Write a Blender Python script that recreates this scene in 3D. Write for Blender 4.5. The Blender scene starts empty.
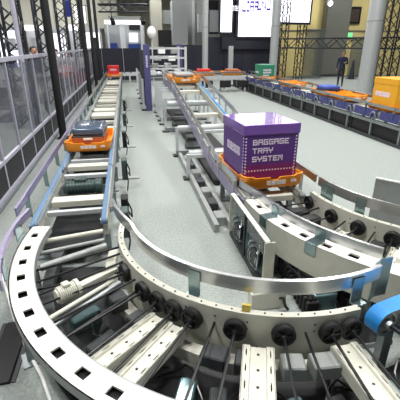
import bpy, bmesh, math, random
from mathutils import Matrix, Vector
PI = math.pi
R = math.radians
random.seed(7)
SC = bpy.context.scene
COL = SC.collection

# ------------------------------------------------------------------ camera, world, light, exposure
FPX, HC, PITCH, YAW = 370.0, 2.0, R(22.73), R(10.73)
cam_d = bpy.data.cameras.new('camera'); cam_d.sensor_width = 36; cam_d.lens = FPX / 400 * 36
cam_d.clip_end = 300
cam = bpy.data.objects.new('camera', cam_d); COL.objects.link(cam)
cam.location = (0, 0, HC); cam.rotation_euler = (PI / 2 - PITCH, 0, -YAW)
SC.camera = cam
world = bpy.data.worlds.new('hall_ambient'); SC.world = world; world.use_nodes = True
world.node_tree.nodes['Background'].inputs[0].default_value = (0.93, 0.96, 1.0, 1)
world.node_tree.nodes['Background'].inputs[1].default_value = 0.16
SC.view_settings.view_transform = 'Standard'; SC.view_settings.look = 'None'
SC.view_settings.gamma = 1; SC.view_settings.use_curve_mapping = False
SC.view_settings.exposure = 0.0
LAMPS = [(-3, 1.5), (2.2, 2.2), (7, 4), (-5, 9), (1.2, 8.5), (7, 11), (-6, 19), (1, 17), (8, 20), (-10, 30), (2, 29), (12, 30), (-14, 39), (-5, 40), (14, 20)]  # final entries are added, unseen, to brighten the far left and the beige wall
LAMP_W = 430
LAMP_AT = ['left end of the foreground curve', 'purple box and middle curve', 'near end of the right lane', 'floor behind the fence', 'middle lane slope', 'orange trays of the right lane', 'truss towers behind the fence', 'sorting machine', 'far end of the right lane', 'far left booths', 'dark partition wall', 'beige wall', 'olive shutter wall, added to brighten the far left', 'space left of the white booth, added to brighten the far left', 'thick silver column, added to brighten the beige wall']

# ------------------------------------------------------------------ pixel helpers
def ray(px, py):
    a, b = (px - 200) / FPX, (200 - py) / FPX
    cp, sp = math.cos(PITCH), math.sin(PITCH)
    x, y, z = a, b * sp + cp, b * cp - sp
    c, s = math.cos(YAW), math.sin(YAW)
    return Vector((c * x + s * y, -s * x + c * y, z))
def atY(px, py, Y):
    r = ray(px, py); return r * (Y / r.y) + Vector((0, 0, HC))
def atZ(px, py, Z):
    r = ray(px, py); return r * ((Z - HC) / r.z) + Vector((0, 0, HC))

# ------------------------------------------------------------------ materials
def lin(c):
    return tuple((v / 255 / 12.92) if v / 255 <= 0.04045 else ((v / 255 + 0.055) / 1.055) ** 2.4 for v in c)
MATS = {}
def mat(name, rgb, rough=0.5, metal=0.0, var=0.08, scale=14.0, bump=0.0, emit=0.0, brushed=None, coat=0.0):
    m = bpy.data.materials.new(name); m.use_nodes = True
    nt = m.node_tree; b = nt.nodes['Principled BSDF']
    c = lin(rgb)
    b.inputs['Roughness'].default_value = rough; b.inputs['Metallic'].default_value = metal
    if coat: b.inputs['Coat Weight'].default_value = coat
    tc = nt.nodes.new('ShaderNodeTexCoord')
    mp = nt.nodes.new('ShaderNodeMapping'); nt.links.new(tc.outputs['Object'], mp.inputs[0])
    if brushed: mp.inputs['Scale'].default_value = brushed
    nz = nt.nodes.new('ShaderNodeTexNoise'); nz.inputs['Scale'].default_value = scale; nz.inputs['Detail'].default_value = 4
    nt.links.new(mp.outputs[0], nz.inputs[0])
    mr = nt.nodes.new('ShaderNodeMapRange'); mr.inputs['To Min'].default_value = 1 - var * 1.6; mr.inputs['To Max'].default_value = 1 + var
    nt.links.new(nz.outputs[0], mr.inputs[0])
    mx = nt.nodes.new('ShaderNodeMix'); mx.data_type = 'RGBA'; mx.blend_type = 'MULTIPLY'
    mx.inputs['Factor'].default_value = 1; mx.inputs['A'].default_value = (*c, 1)
    nt.links.new(mr.outputs[0], mx.inputs['B']); nt.links.new(mx.outputs['Result'], b.inputs['Base Color'])
    if bump:
        bp = nt.nodes.new('ShaderNodeBump'); bp.inputs['Strength'].default_value = bump; bp.inputs['Distance'].default_value = 0.01
        nt.links.new(nz.outputs[0], bp.inputs['Height']); nt.links.new(bp.outputs[0], b.inputs['Normal'])
    if emit:
        b.inputs['Emission Color'].default_value = (*c, 1); b.inputs['Emission Strength'].default_value = emit
    MATS[name] = m; return m
mat('carpet', (150, 157, 153), 0.95, var=0.3, scale=45, bump=0.5)
mat('cream', (204, 203, 190), 0.45, var=0.08)
mat('flange', (236, 234, 226), 0.4, var=0.04)
mat('steel', (196, 198, 200), 0.28, 1.0, var=0.06, scale=4, brushed=(0.4, 0.4, 22))
mat('dull_steel', (150, 156, 158), 0.45, 0.8, var=0.12)
mat('greymetal', (150, 154, 152), 0.5, 0.2, var=0.1)
mat('galv', (150, 170, 172), 0.3, 0.9, var=0.15, scale=6)
mat('tealplate', (120, 148, 152), 0.25, 0.5, var=0.15, scale=5)
mat('rubber', (22, 22, 24), 0.55, var=0.2)
mat('rod', (34, 34, 36), 0.35, 0.3, var=0.1)
mat('black', (18, 18, 20), 0.6, var=0.2)
mat('darkgrey', (56, 60, 62), 0.6, var=0.2)
mat('pan', (20, 23, 25), 0.5, 0.2, var=0.35, scale=5)  # near black, so the sheets under the lanes carry the shade there
mat('bluebelt', (92, 124, 158), 0.55, var=0.12)
mat('brightbelt', (40, 140, 215), 0.45, var=0.08)
mat('royal', (58, 60, 116), 0.45, var=0.12, scale=5)
mat('lavender', (148, 140, 172), 0.35, 0.4, var=0.12, scale=5)
mat('purple', (84, 44, 128), 0.42, var=0.06)
mat('purplelid', (112, 68, 160), 0.16, var=0.05, coat=0.5)
mat('magenta', (104, 30, 104), 0.45, var=0.06)
mat('towerpurple', (74, 72, 118), 0.5, var=0.06)
mat('orange', (248, 150, 28), 0.42, var=0.06)
mat('amber', (222, 160, 32), 0.45, var=0.05)
mat('green', (44, 128, 98), 0.5, var=0.08)
mat('red', (206, 44, 44), 0.45, var=0.06)
mat('white', (238, 238, 236), 0.5, var=0.03)
mat('print', (224, 214, 232), 0.5, var=0.03)
mat('palegrey', (188, 192, 194), 0.45, var=0.08)
mat('suitcase', (76, 90, 108), 0.22, var=0.08, coat=0.5)
mat('brown', (170, 92, 52), 0.5, var=0.15)
mat('motorgreen', (66, 84, 82), 0.4, 0.3, var=0.15)
mat('navy', (28, 28, 44), 0.7, var=0.15, scale=3)
mat('fencepanel', (34, 34, 38), 0.6, var=0.2)
mat('fencewhite', (170, 169, 184), 0.4, var=0.06)
mat('polecol', (176, 180, 180), 0.4, 0.2, var=0.06)
mat('truss', (66, 68, 74), 0.4, 0.6, var=0.15)
mat('blacktruss', (24, 24, 28), 0.5, 0.2, var=0.15)
mat('hallwall', (196, 194, 180), 0.85, var=0.1, scale=1)
mat('beige', (236, 218, 150), 0.8, var=0.06, scale=2)
mat('greypillar', (110, 112, 104), 0.7, var=0.08)
mat('ceiling', (70, 72, 74), 0.9, var=0.1)
mat('booth', (222, 224, 228), 0.6, var=0.05)
mat('bluepanel', (52, 82, 168), 0.5, var=0.08)
mat('signblue', (40, 56, 190), 0.5, var=0.06)
mat('skin', (190, 140, 115), 0.5, var=0.05)
mat('hair', (28, 24, 24), 0.5, var=0.1)
mat('suit', (34, 36, 50), 0.7, var=0.1)
mat('shirt', (222, 220, 222), 0.7, var=0.05)
mat('uniform', (26, 32, 66), 0.7, var=0.1)
mat('trouser', (60, 60, 66), 0.7, var=0.1)
mat('screen', (246, 244, 255), 0.5, var=0.0, emit=1.6)
mat('screentext', (70, 54, 150), 0.5, var=0.0, emit=0.5)
mat('greytext', (206, 204, 214), 0.5, var=0.0, emit=0.7)
mat('lamp', (250, 250, 246), 0.5, var=0.0, emit=6)
mat('white_glow', (250, 250, 255), 0.5, var=0.0, emit=1.3)  # glowing white for luminous parts and for brightly lit booth panels
mat('exitgreen', (120, 230, 150), 0.5, var=0.0, emit=0.9)
mat('picture', (88, 74, 66), 0.5, var=0.5, scale=6)
mat('hose', (30, 30, 32), 0.3, var=0.1)
mat('coil', (186, 190, 192), 0.25, 0.9, var=0.1)
mat('yellowtape', (214, 190, 90), 0.5)
def glass(name, rgb, alpha):
    m = bpy.data.materials.new(name); m.use_nodes = True; nt = m.node_tree
    b = nt.nodes['Principled BSDF']; b.inputs['Base Color'].default_value = (*lin(rgb), 1)
    b.inputs['Roughness'].default_value = 0.08; b.inputs['Alpha'].default_value = alpha
    nz = nt.nodes.new('ShaderNodeTexNoise'); nz.inputs['Scale'].default_value = 1.5
    mr = nt.nodes.new('ShaderNodeMapRange'); mr.inputs['To Min'].default_value = alpha * 0.7; mr.inputs['To Max'].default_value = alpha * 1.3
    nt.links.new(nz.outputs[0], mr.inputs[0]); nt.links.new(mr.outputs[0], b.inputs['Alpha'])
    MATS[name] = m
glass('glass', (110, 114, 124), 0.42)
glass('darkglass', (96, 104, 104), 0.5)

# ------------------------------------------------------------------ mesh builder
XF = {}
def tag(o, label=None, cat=None, group=None, kind=None):
    for k, v in (('label', label), ('category', cat), ('group', group), ('kind', kind)):
        if v: o[k] = v
    return o
def thing(name, label, cat, loc=(0, 0, 0), rz=0.0, group=None, rx=0.0):
    o = bpy.data.objects.new(name, None); o.empty_display_size = 0.1; COL.objects.link(o)
    o.location = loc; o.rotation_euler = (rx, 0, rz)
    XF[o.name] = Matrix.Translation(Vector(loc)) @ Matrix.Rotation(rz, 4, 'Z') @ Matrix.Rotation(rx, 4, 'X')
    return tag(o, label, cat, group)
class MB:
    def __init__(s): s.v = []; s.f = []
    def add(s, vs, fs):
        n = len(s.v); s.v += [tuple(v) for v in vs]; s.f += [tuple(i + n for i in f) for f in fs]; return s
    def box(s, c, d, rz=0.0, rx=0.0):
        M = Matrix.Translation(Vector(c)) @ Matrix.Rotation(rz, 4, 'Z') @ Matrix.Rotation(rx, 4, 'X')
        vs = [M @ Vector((x * d[0] / 2, y * d[1] / 2, z * d[2] / 2)) for x in (-1, 1) for y in (-1, 1) for z in (-1, 1)]
        return s.add(vs, [(0, 1, 3, 2), (4, 6, 7, 5), (0, 4, 5, 1), (2, 3, 7, 6), (0, 2, 6, 4), (1, 5, 7, 3)])
    def span(s, x0, x1, y0, y1, z0, z1):
        return s.box(((x0 + x1) / 2, (y0 + y1) / 2, (z0 + z1) / 2), (abs(x1 - x0), abs(y1 - y0), abs(z1 - z0)))
    def frame(s, p, q, up=(0, 0, 1)):
        p, q = Vector(p), Vector(q); d = (q - p); L = d.length; d.normalize()
        u = Vector(up)
        if abs(d.dot(u)) > 0.98: u = Vector((1, 0, 0))
        a = d.cross(u).normalized(); b = a.cross(d).normalized()
        return p, q, d, a, b, L
    def bar(s, p, q, w, h, up=(0, 0, 1)):
        p, q, d, a, b, L = s.frame(p, q, up)
        vs = [o + a * (x * w / 2) + b * (z * h / 2) for o in (p, q) for x, z in ((-1, -1), (1, -1), (1, 1), (-1, 1))]
        return s.add(vs, [(0, 1, 2, 3), (7, 6, 5, 4), (0, 4, 5, 1), (1, 5, 6, 2), (2, 6, 7, 3), (3, 7, 4, 0)])
    def cyl(s, p, q, r, n=12, r2=None):
        p, q, d, a, b, L = s.frame(p, q); r2 = r if r2 is None else r2
        vs = []
        for o, rr in ((p, r), (q, r2)):
            vs += [o + a * (rr * math.cos(2 * PI * i / n)) + b * (rr * math.sin(2 * PI * i / n)) for i in range(n)]
        fs = [(i, (i + 1) % n, n + (i + 1) % n, n + i) for i in range(n)] + [tuple(range(n - 1, -1, -1)), tuple(range(n, 2 * n))]
        return s.add(vs, fs)
    def lathe(s, o, ax, prof, n=20):
        o = Vector(o); _, _, d, a, b, _ = s.frame(o, o + Vector(ax))
        vs = []; m = len(prof)
        for i in range(n):
            t = 2 * PI * i / n; e = a * math.cos(t) + b * math.sin(t)
            vs += [o + d * h + e * r for r, h in prof]
        fs = [(i * m + j, ((i + 1) % n) * m + j, ((i + 1) % n) * m + j + 1, i * m + j + 1) for i in range(n) for j in range(m - 1)]
        return s.add(vs, fs)
    def sweep(s, pts, prof, caps=True):
        pts = [Vector(p) for p in pts]; m = len(prof); vs = []
        for i, p in enumerate(pts):
            t = pts[min(i + 1, len(pts) - 1)] - pts[max(i - 1, 0)]; t.z = 0; t.normalize()
            lat = Vector((t.y, -t.x, 0))
            vs += [p + lat * u + Vector((0, 0, v)) for u, v in prof]
        fs = [(i * m + j, i * m + (j + 1) % m, (i + 1) * m + (j + 1) % m, (i + 1) * m + j) for i in range(len(pts) - 1) for j in range(m)]
        if caps: fs += [tuple(range(m - 1, -1, -1)), tuple(range((len(pts) - 1) * m, len(pts) * m))]
        return s.add(vs, fs)
    def tube(s, pts, r, n=6):
        pts = [Vector(p) for p in pts]; vs = []
        for i, p in enumerate(pts):
            t = (pts[min(i + 1, len(pts) - 1)] - pts[max(i - 1, 0)]).normalized()
            u = Vector((0, 0, 1)) if abs(t.z) < 0.9 else Vector((1, 0, 0))
            a = t.cross(u).normalized(); b = a.cross(t)
            vs += [p + a * (r * math.cos(2 * PI * k / n)) + b * (r * math.sin(2 * PI * k / n)) for k in range(n)]
        fs = [(i * n + k, i * n + (k + 1) % n, (i + 1) * n + (k + 1) % n, (i + 1) * n + k) for i in range(len(pts) - 1) for k in range(n)]
        fs += [tuple(range(n - 1, -1, -1)), tuple(range((len(pts) - 1) * n, len(pts) * n))]
        return s.add(vs, fs)
    def rbox(s, c, d, r=0.02, seg=2, M=None):
        bm = bmesh.new(); bmesh.ops.create_cube(bm, size=1)
        for v in bm.verts: v.co = Vector((v.co.x * d[0], v.co.y * d[1], v.co.z * d[2]))
        bmesh.ops.bevel(bm, geom=bm.edges[:], offset=r, segments=seg, affect='EDGES', profile=0.5)
        bm.verts.ensure_lookup_table(); M = M or Matrix.Identity(4)
        for i, v in enumerate(bm.verts): v.index = i
        s.add([M @ (v.co + Vector(c)) for v in bm.verts], [[v.index for v in f.verts] for f in bm.faces]); bm.free()
        return s
    def holed(s, o, ex, ey, nx, ny, lx, ly, rx, ry, t):
        """plate of nx by ny cells along directions ex, ey, each with an eight-sided hole through thickness t (downwards)"""
        o, ex, ey = Vector(o), Vector(ex).normalized(), Vector(ey).normalized(); dn = Vector((0, 0, -t))
        for i in range(nx):
            for j in range(ny):
                c = o + ex * ((i + 0.5) * lx) + ey * ((j + 0.5) * ly)
                out = [(1, 0), (1, 1), (0, 1), (-1, 1), (-1, 0), (-1, -1), (0, -1), (1, -1)]
                vs = [c + ex * (a * lx / 2) + ey * (b * ly / 2) for a, b in out]
                vs += [c + ex * (rx * math.cos(k * PI / 4)) + ey * (ry * math.sin(k * PI / 4)) for k in range(8)]
                vs += [v + dn for v in vs[8:]]
                fs = [(k, (k + 1) % 8, 8 + (k + 1) % 8, 8 + k) for k in range(8)] + [(8 + k, 8 + (k + 1) % 8, 16 + (k + 1) % 8, 16 + k) for k in range(8)]
                s.add(vs, fs)
        return s
    def mesh(s, name, inv=None):
        me = bpy.data.meshes.new(name); me.from_pydata([inv @ Vector(v) for v in s.v] if inv else s.v, [], s.f)
        bm = bmesh.new(); bm.from_mesh(me); bmesh.ops.recalc_face_normals(bm, faces=bm.faces); bm.to_mesh(me); bm.free()
        return me
    def build(s, name, m, parent=None, local=False, smooth=False, bevel=0.0):
        inv = None
        M = XF.get(parent.name) if parent else None
        if M is not None and not local: inv = M.inverted()
        me = s.mesh(name, inv)
        if m: me.materials.append(MATS[m])
        o = bpy.data.objects.new(name, me); COL.objects.link(o); o.parent = parent
        XF[o.name] = M if M is not None else Matrix.Identity(4)
        if smooth:
            for p in me.polygons: p.use_smooth = True
            if smooth != 'all':
                md = None
                me.set_sharp_from_angle(angle=R(40))
        if bevel:
            b = o.modifiers.new('bevel', 'BEVEL'); b.width = bevel; b.segments = 2; b.limit_method = 'ANGLE'
        return o
def share(o, parent, M=None):
    c = o.copy(); COL.objects.link(c); c.parent = parent
    if M is not None: c.matrix_local = M
    XF[c.name] = XF.get(parent.name, Matrix.Identity(4)) if parent else Matrix.Identity(4)
    return c
def copy_tree(o, parent=None):
    c = o.copy(); COL.objects.link(c); c.parent = parent
    for ch in list(o.children): copy_tree(ch, c)
    return c
def arc(C, r, a0, a1, z, n=48):
    return [Vector((C[0] + r * math.cos(R(a0 + (a1 - a0) * i / n)), C[1] + r * math.sin(R(a0 + (a1 - a0) * i / n)), z)) for i in range(n + 1)]
def pol(C, r, a, z): return Vector((C[0] + r * math.cos(R(a)), C[1] + r * math.sin(R(a)), z))

# ------------------------------------------------------------------ the setting
def struct(name, mb, m, label=None): return tag(mb.build(name, m), label, None, None, 'structure')
struct('floor', MB().span(-34, 34, -8, 52, -0.1, 0), 'carpet', 'pale grey carpeted hall floor')
struct('ceiling', MB().span(-34, 34, -8, 52, 9.0, 9.2), 'ceiling', 'dark hall ceiling')
struct('wall_back', MB().span(-34, 34, 51.8, 52, 0, 9.0), 'hallwall', 'grey back wall of the hall')
struct('wall_left', MB().span(-34.2, -34, -8, 52, 0, 9.0), 'hallwall', 'grey left wall of the hall')
struct('wall_right', MB().span(34, 34.2, -8, 52, 0, 9.0), 'hallwall', 'grey right wall of the hall')
for i, (x, y) in enumerate(LAMPS):
    t = thing('ceiling_light', 'square hall floodlight hanging above the ' + LAMP_AT[i], 'light', (x, y, 8.2), group='hall ceiling lights')
    MB().box((0, 0, 0.1), (1.7, 1.7, 0.12)).build('housing', 'palegrey', t, local=True)
    MB().box((0, 0, 0.03), (1.5, 1.5, 0.02)).build('diffuser', 'lamp', t, local=True)
    MB().cyl((0, 0, 0.16), (0, 0, 0.82), 0.02, 6).build('hanger', 'black', t, local=True)
    ld = bpy.data.lights.new('hall_lamp', 'AREA'); ld.shape = 'SQUARE'; ld.size = 1.5; ld.energy = LAMP_W; ld.color = (1, 0.985, 0.96)
    lo = bpy.data.objects.new('hall_lamp', ld); COL.objects.link(lo); lo.parent = t; lo.location = (0, 0, 0.0)

# ------------------------------------------------------------------ shared conveyor pieces
def wheel_mesh():
    mb = MB()
    mb.lathe((0, 0, 0), (0, 0, 1), [(0.0, 0.016), (0.018, 0.016), (0.02, 0.010), (0.046, 0.010), (0.050, 0.022), (0.058, 0.022), (0.064, 0.016), (0.064, -0.016), (0.058, -0.022), (0.0, -0.022)], 24)
    for k in range(5):
        a = 2 * PI * k / 5
        mb.bar((0.016 * math.cos(a), 0.016 * math.sin(a), 0.012), (0.05 * math.cos(a), 0.05 * math.sin(a), 0.012), 0.012, 0.012)
    mb.v = [(x * 1.12, y * 1.12, z) for x, y, z in mb.v]
    return mb
WHEEL_ME = wheel_mesh().mesh('wheel'); WHEEL_ME.materials.append(MATS['rubber'])
HUB_ME = MB().lathe((0, 0, 0), (0, 0, 1), [(0, 0.03), (0.012, 0.03), (0.014, 0.012), (0.014, 0.0), (0, 0)], 10).mesh('hub'); HUB_ME.materials.append(MATS['darkgrey'])
for me in (WHEEL_ME, HUB_ME):
    for p in me.polygons: p.use_smooth = True
    me.set_sharp_from_angle(angle=R(35))
def place(me, name, parent, M):
    o = bpy.data.objects.new(name, me); COL.objects.link(o); o.parent = parent
    o.matrix_local = XF[parent.name].inverted() @ M
    XF[o.name] = M
    return o
def wheel(parent, C, r, a, z):
    p = pol(C, r, a, z); d = Vector((math.cos(R(a)), math.sin(R(a)), 0))
    M = Matrix.Translation(p) @ d.to_track_quat('Z', 'Y').to_matrix().to_4x4()
    w = place(WHEEL_ME, 'wheel', parent, M)
    place(HUB_ME, 'hub', w, M)
def slotted_flange(C, r0, r1, a0, first, step, count, z, slot_a=2.2, slot_w=0.056, a1=None):
    """annular top sheet with real rectangular slots and folded edges"""
    mb = MB(); cuts = []; rm0, rm1 = (r0 + r1) / 2 - slot_w / 2, (r0 + r1) / 2 + slot_w / 2
    edges = [a0]
    for k in range(count):
        c = first + k * step; edges += [c - slot_a / 2, c + slot_a / 2]
    edges.append(a1)
    for i in range(len(edges) - 1):
        s, e = edges[i], edges[i + 1]; hole = i % 2 == 1
        n = 1 if hole else max(1, int(abs(e - s) / 2.0))
        for k in range(n):
            p, q = s + (e - s) * k / n, s + (e - s) * (k + 1) / n
            for ra, rb in ((r0, rm0), (rm0, rm1), (rm1, r1)):
                if hole and ra == rm0: continue
                mb.add([pol(C, ra, p, z), pol(C, rb, p, z), pol(C, rb, q, z), pol(C, ra, q, z)], [(0, 1, 2, 3)])
            if hole:
                b = z - 0.012
                ring = [(rm0, p), (rm1, p), (rm1, q), (rm0, q)]
                vs = [pol(C, rr, aa, z) for rr, aa in ring] + [pol(C, rr, aa, b) for rr, aa in ring]
                mb.add(vs, [(k2, (k2 + 1) % 4, 4 + (k2 + 1) % 4, 4 + k2) for k2 in range(4)])
    return mb
def guard_curve(parent, C, r, a0, a1, z0, z1, brk, br_to, m='steel', brm='galv', t=0.006, pre=()):
    g = MB().sweep([Vector((x, y, 0)) for x, y in pre] + arc(C, r, a0, a1, 0, 60), [(-t, z0), (t, z0), (t, z1 - 0.004), (t * 2.2, z1), (-t * 2.2, z1), (-t, z1 - 0.004)]).build('guard_rail', m, parent, smooth=True)
    for a in brk:
        b = MB(); w = R(1.6)
        ra, rb = r, br_to
        d = 1 if rb > ra else -1
        vs = lambda rr, z: [pol(C, rr, a - 2.1, z), pol(C, rr, a + 2.1, z)]
        def plate(rA, zA, rB, zB):
            th = 0.004
            p = vs(rA, zA) + vs(rB, zB)[::-1]
            n = (p[1] - p[0]).cross(p[3] - p[0]).normalized() * th
            b.add([x + n for x in p] + [x - n for x in p], [(0, 1, 2, 3), (7, 6, 5, 4), (0, 4, 5, 1), (1, 5, 6, 2), (2, 6, 7, 3), (3, 7, 4, 0)])
        plate(ra + d * 0.012, z1 - 0.03, ra + d * 0.012, 0.515); plate(ra + d * 0.012, 0.519, rb, 0.519)
        b.build('bracket', brm, g)
    return g
def motor(name, parent, p, ax, L, r, m):
    p, ax = Vector(p), Vector(ax).normalized()
    prof = [(0, 0), (r * 0.75, 0), (r * 0.8, L * 0.06)]
    k = 9
    for i in range(k):
        h0 = L * (0.1 + 0.7 * i / k); h1 = L * (0.1 + 0.7 * (i + 0.55) / k)
        prof += [(r, h0), (r, h1), (r * 0.88, h1 + 0.001), (r * 0.88, L * (0.1 + 0.7 * (i + 1) / k) - 0.001)]
    prof += [(r * 1.08, L * 0.82), (r * 1.08, L * 0.97), (r * 0.9, L), (0, L)]
    mo = MB().lathe(p, ax, prof, 18).build(name, m, parent, smooth=True)
    c = p + ax * (L * 0.45) + Vector((0, 0, r * 1.05))
    MB().rbox((0, 0, 0), (L * 0.3, r * 0.9, r * 0.5), 0.006, 1, Matrix.Translation(c) @ Matrix.Rotation(math.atan2(ax.y, ax.x), 4, 'Z')).build('terminal_box', m, mo)
    return mo

# ------------------------------------------------------------------ foreground curve
C1 = (1.09, 2.82)
def perforated_beam(parent, C, a, r0, r1, z, w, m='cream'):
    d = Vector((math.cos(R(a)), math.sin(R(a)), 0)); t = Vector((-d.y, d.x, 0))
    o = pol(C, r0, a, z); L = r1 - r0; n = max(3, int(L / 0.095)); mb = MB()
    mid = w * 0.52
    mb.holed(o - t * mid / 2, d, t, n, 1, L / n, mid, 0.0095, 0.0095, 0.01)
    for s in (-1, 1):
        e = o + t * (s * mid / 2); side = w * 0.24
        q = [e, e + d * L, e + d * L + t * s * 0.006 + Vector((0, 0, 0.012)), e + t * s * 0.006 + Vector((0, 0, 0.012))]
        mb.add(q, [(0, 1, 2, 3)])
        f = e + t * s * 0.006 + Vector((0, 0, 0.012))
        if s < 0: mb.holed(f - t * side, d, t, n, 1, L / n, side, 0.03, 0.0045, 0.01)
        else: mb.holed(f, d, t, n, 1, L / n, side, 0.03, 0.0045, 0.01)
        g = f + t * s * side
        mb.bar(g - Vector((0, 0, 0.04)), g + d * L - Vector((0, 0, 0.04)), 0.006, 0.08)
    return mb.build('cross_beam', m, parent)
def curve_conveyor(label, C, a0, a1, r_in, r_fl, wheels, rods, beams, slot0, guard_in, guard_out, walltop=0.54, skirt=0.22):
    t = thing('curve_conveyor', label, 'conveyor', (C[0] - r_fl, C[1], 0))
    zt = 0.50
    # inner wall with folded lip
    ir = MB().sweep(arc(C, r_in, a0, a1, 0, 60), [(0, 0.20), (0.014, 0.20), (0.014, walltop - 0.012), (0.014, walltop), (-0.03, walltop), (-0.03, walltop - 0.012), (0, walltop - 0.012)]).build('inner_rail', 'cream', t, smooth=True)
    b = MB(); n = int((a1 - a0) / 4.5)
    for k in range(n + 1):
        a = a0 + (a1 - a0) * k / n
        b.cyl(pol(C, r_in - 0.008, a, walltop), pol(C, r_in - 0.008, a, walltop + 0.004), 0.006, 8)
        for dz in (0.06, 0.11):
            if k % 2: b.cyl(pol(C, r_in + 0.014, a, walltop - dz), pol(C, r_in + 0.018, a, walltop - dz), 0.006, 8)
    tag(b.build('bolt', 'darkgrey', ir), kind='stuff')
    # outer slotted flange and its two skirts
    cnt = int((a1 - slot0 - 1) / 6.25) + 1
    fl = slotted_flange(C, r_fl - 0.08, r_fl + 0.08, a0, slot0, 6.25, cnt, zt, a1=a1).build('outer_flange', 'flange', t)
    for rr in (r_fl - 0.08, r_fl + 0.08):
        sk = skirt if rr > r_fl else max(0.36, skirt)
        MB().sweep(arc(C, rr, a0, a1, 0, 60), [(-0.008, sk), (0.0, sk), (0.0, zt), (-0.008, zt)]).build('skirt', 'cream' if skirt < 0.4 else 'greymetal', fl, smooth=True)
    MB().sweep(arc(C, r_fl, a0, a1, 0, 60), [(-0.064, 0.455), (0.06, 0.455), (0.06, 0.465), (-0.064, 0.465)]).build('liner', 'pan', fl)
    # lower frame: concentric channels on legs
    for rr in (r_in + 0.10, r_fl - 0.14):
        MB().sweep(arc(C, rr, a0, a1, 0, 40), [(-0.04, 0.17), (0.04, 0.17), (0.04, 0.26), (-0.04, 0.26)]).build('lower_frame', 'cream' if rr < r_in + 0.2 else 'darkgrey', t)
    MB().sweep(arc(C, (r_in + r_fl) / 2, a0, a1, 0, 40), [(-0.33, 0.06), (0.33, 0.06), (0.33, 0.075), (-0.33, 0.075)]).build('shade_tray', 'pan', t)  # dark sheet for the shadow and black equipment below the curve
    n = 5
    for k in range(n):
        a = a0 + 8 + (a1 - a0 - 16) * k / (n - 1)
        for rr in (r_in + 0.0, r_fl + 0.02):
            lg = MB().bar(pol(C, rr, a, 0.012), pol(C, rr, a, 0.24), 0.06, 0.06).build('leg', 'dull_steel', t)
            MB().box(pol(C, rr, a, 0.006), (0.14, 0.14, 0.012), R(a)).build('foot', 'dull_steel', lg)
    for a in wheels: wheel(t, C, r_in + 0.04, a, 0.43)
    for a, da, z in rods:
        MB().cyl(pol(C, r_in + 0.014, a, z), pol(C, r_fl - 0.08, a + da, z - 0.01), 0.0085, 8).build('shaft', 'rod', t, smooth=True)
    for a, w in beams: perforated_beam(t, C, a, r_in + 0.09, r_fl - 0.085, 0.37, w)
    gi = guard_curve(t, C, *guard_in); go = guard_curve(t, C, *guard_out)
    return t
wh1 = [199.0, 211.7, 218.7, 225.0, 231.4, 244.0, 256.8, 269.5, 275.6]
rods1 = [(a, 2.2 - (a - 200) * 0.045, 0.43) for a in wh1] + [(237.8, 1.6, 0.42), (263, -1, 0.42), (250, 0.4, 0.30), (205.2, 3, 0.44), (193.5, 5, 0.45), (187.5, 6, 0.45), (182.5, 6, 0.45), (208.4, 4, 0.40), (216, 3, 0.31), (196, -2, 0.40)]
fg = curve_conveyor('large foreground curved conveyor with white slotted outer flange and black wheels', C1, 169.5, 279, 1.238, 1.968, wh1, rods1,
    [(221.5, 0.11), (228, 0.11), (250.4, 0.165), (272.2, 0.15)], 174.3,
    (1.145, 188, 291, 0.62, 0.72, (229, 281), 1.21, 'steel', 'galv', 0.006, [(-0.205, 3.18), (-0.17, 3.0), (-0.115, 2.83)]),
    (2.075, 168, 200, 0.58, 0.655, (176, 192), 2.05, 'lavender'), skirt=0.44)
# roller tubes, drive motor and clutter in the first part of the curve
for (pa, pb, r, m) in [((36, 243), (103, 231), 0.022, 'cream'), ((38, 254), (104, 240), 0.018, 'greymetal'), ((40, 268), (106, 246), 0.03, 'greymetal'), ((44, 322), (116, 279), 0.016, 'cream'), ((48, 330), (120, 283), 0.02, 'dull_steel')]:
    p, q = atZ(*pa, 0.40), atZ(*pb, 0.40)
    MB().cyl(p, q, r, 12).build('roller_tube', m, fg, smooth=True)
mo = motor('drive_motor', fg, atZ(56, 297, 0.41), atZ(84, 285, 0.41) - atZ(56, 297, 0.41), 0.17, 0.062, 'cream')
MB().bar(atZ(80, 287, 0.41), atZ(116, 269, 0.41), 0.06, 0.05).build('drive_tube', 'cream', mo, bevel=0.008)
for a, w, h in ((205, 0.12, 0.12), (216, 0.1, 0.1), (240, 0.15, 0.09), (247.5, 0.12, 0.09), (258.5, 0.13, 0.1), (266, 0.16, 0.1)):
    c = pol(C1, 1.40, a, 0.31)
    MB().rbox((0, 0, 0), (0.12, w, h), 0.008, 1, Matrix.Translation(c) @ Matrix.Rotation(R(a), 4, 'Z')).build('junction_box', 'darkgrey' if a < 250 else 'greymetal', fg)
for k, a in enumerate((199, 211, 236, 243, 259, 268, 281)):
    c = pol(C1, 1.60, a, 0.13)
    MB().rbox((0, 0, 0), (0.22, 0.10, 0.12), 0.01, 1, Matrix.Translation(c) @ Matrix.Rotation(R(a + 12), 4, 'Z')).build('control_unit', 'darkgrey' if k % 2 else 'tealplate', fg)
for k in range(4):
    a0 = 200 + k * 22
    MB().tube([pol(C1, 1.5 + 0.1 * math.sin(i * 0.9 + k), a0 + i * 2.6, 0.15 + 0.04 * math.cos(i * 1.3)) for i in range(12)], 0.008).build('cable', 'hose', fg, smooth=True)
MB().box(pol(C1, 1.225, 246.5, 0.563), (0.05, 0.02, 0.045), R(246.5 - 90)).build('warning_sticker', 'yellowtape', fg)
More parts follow.
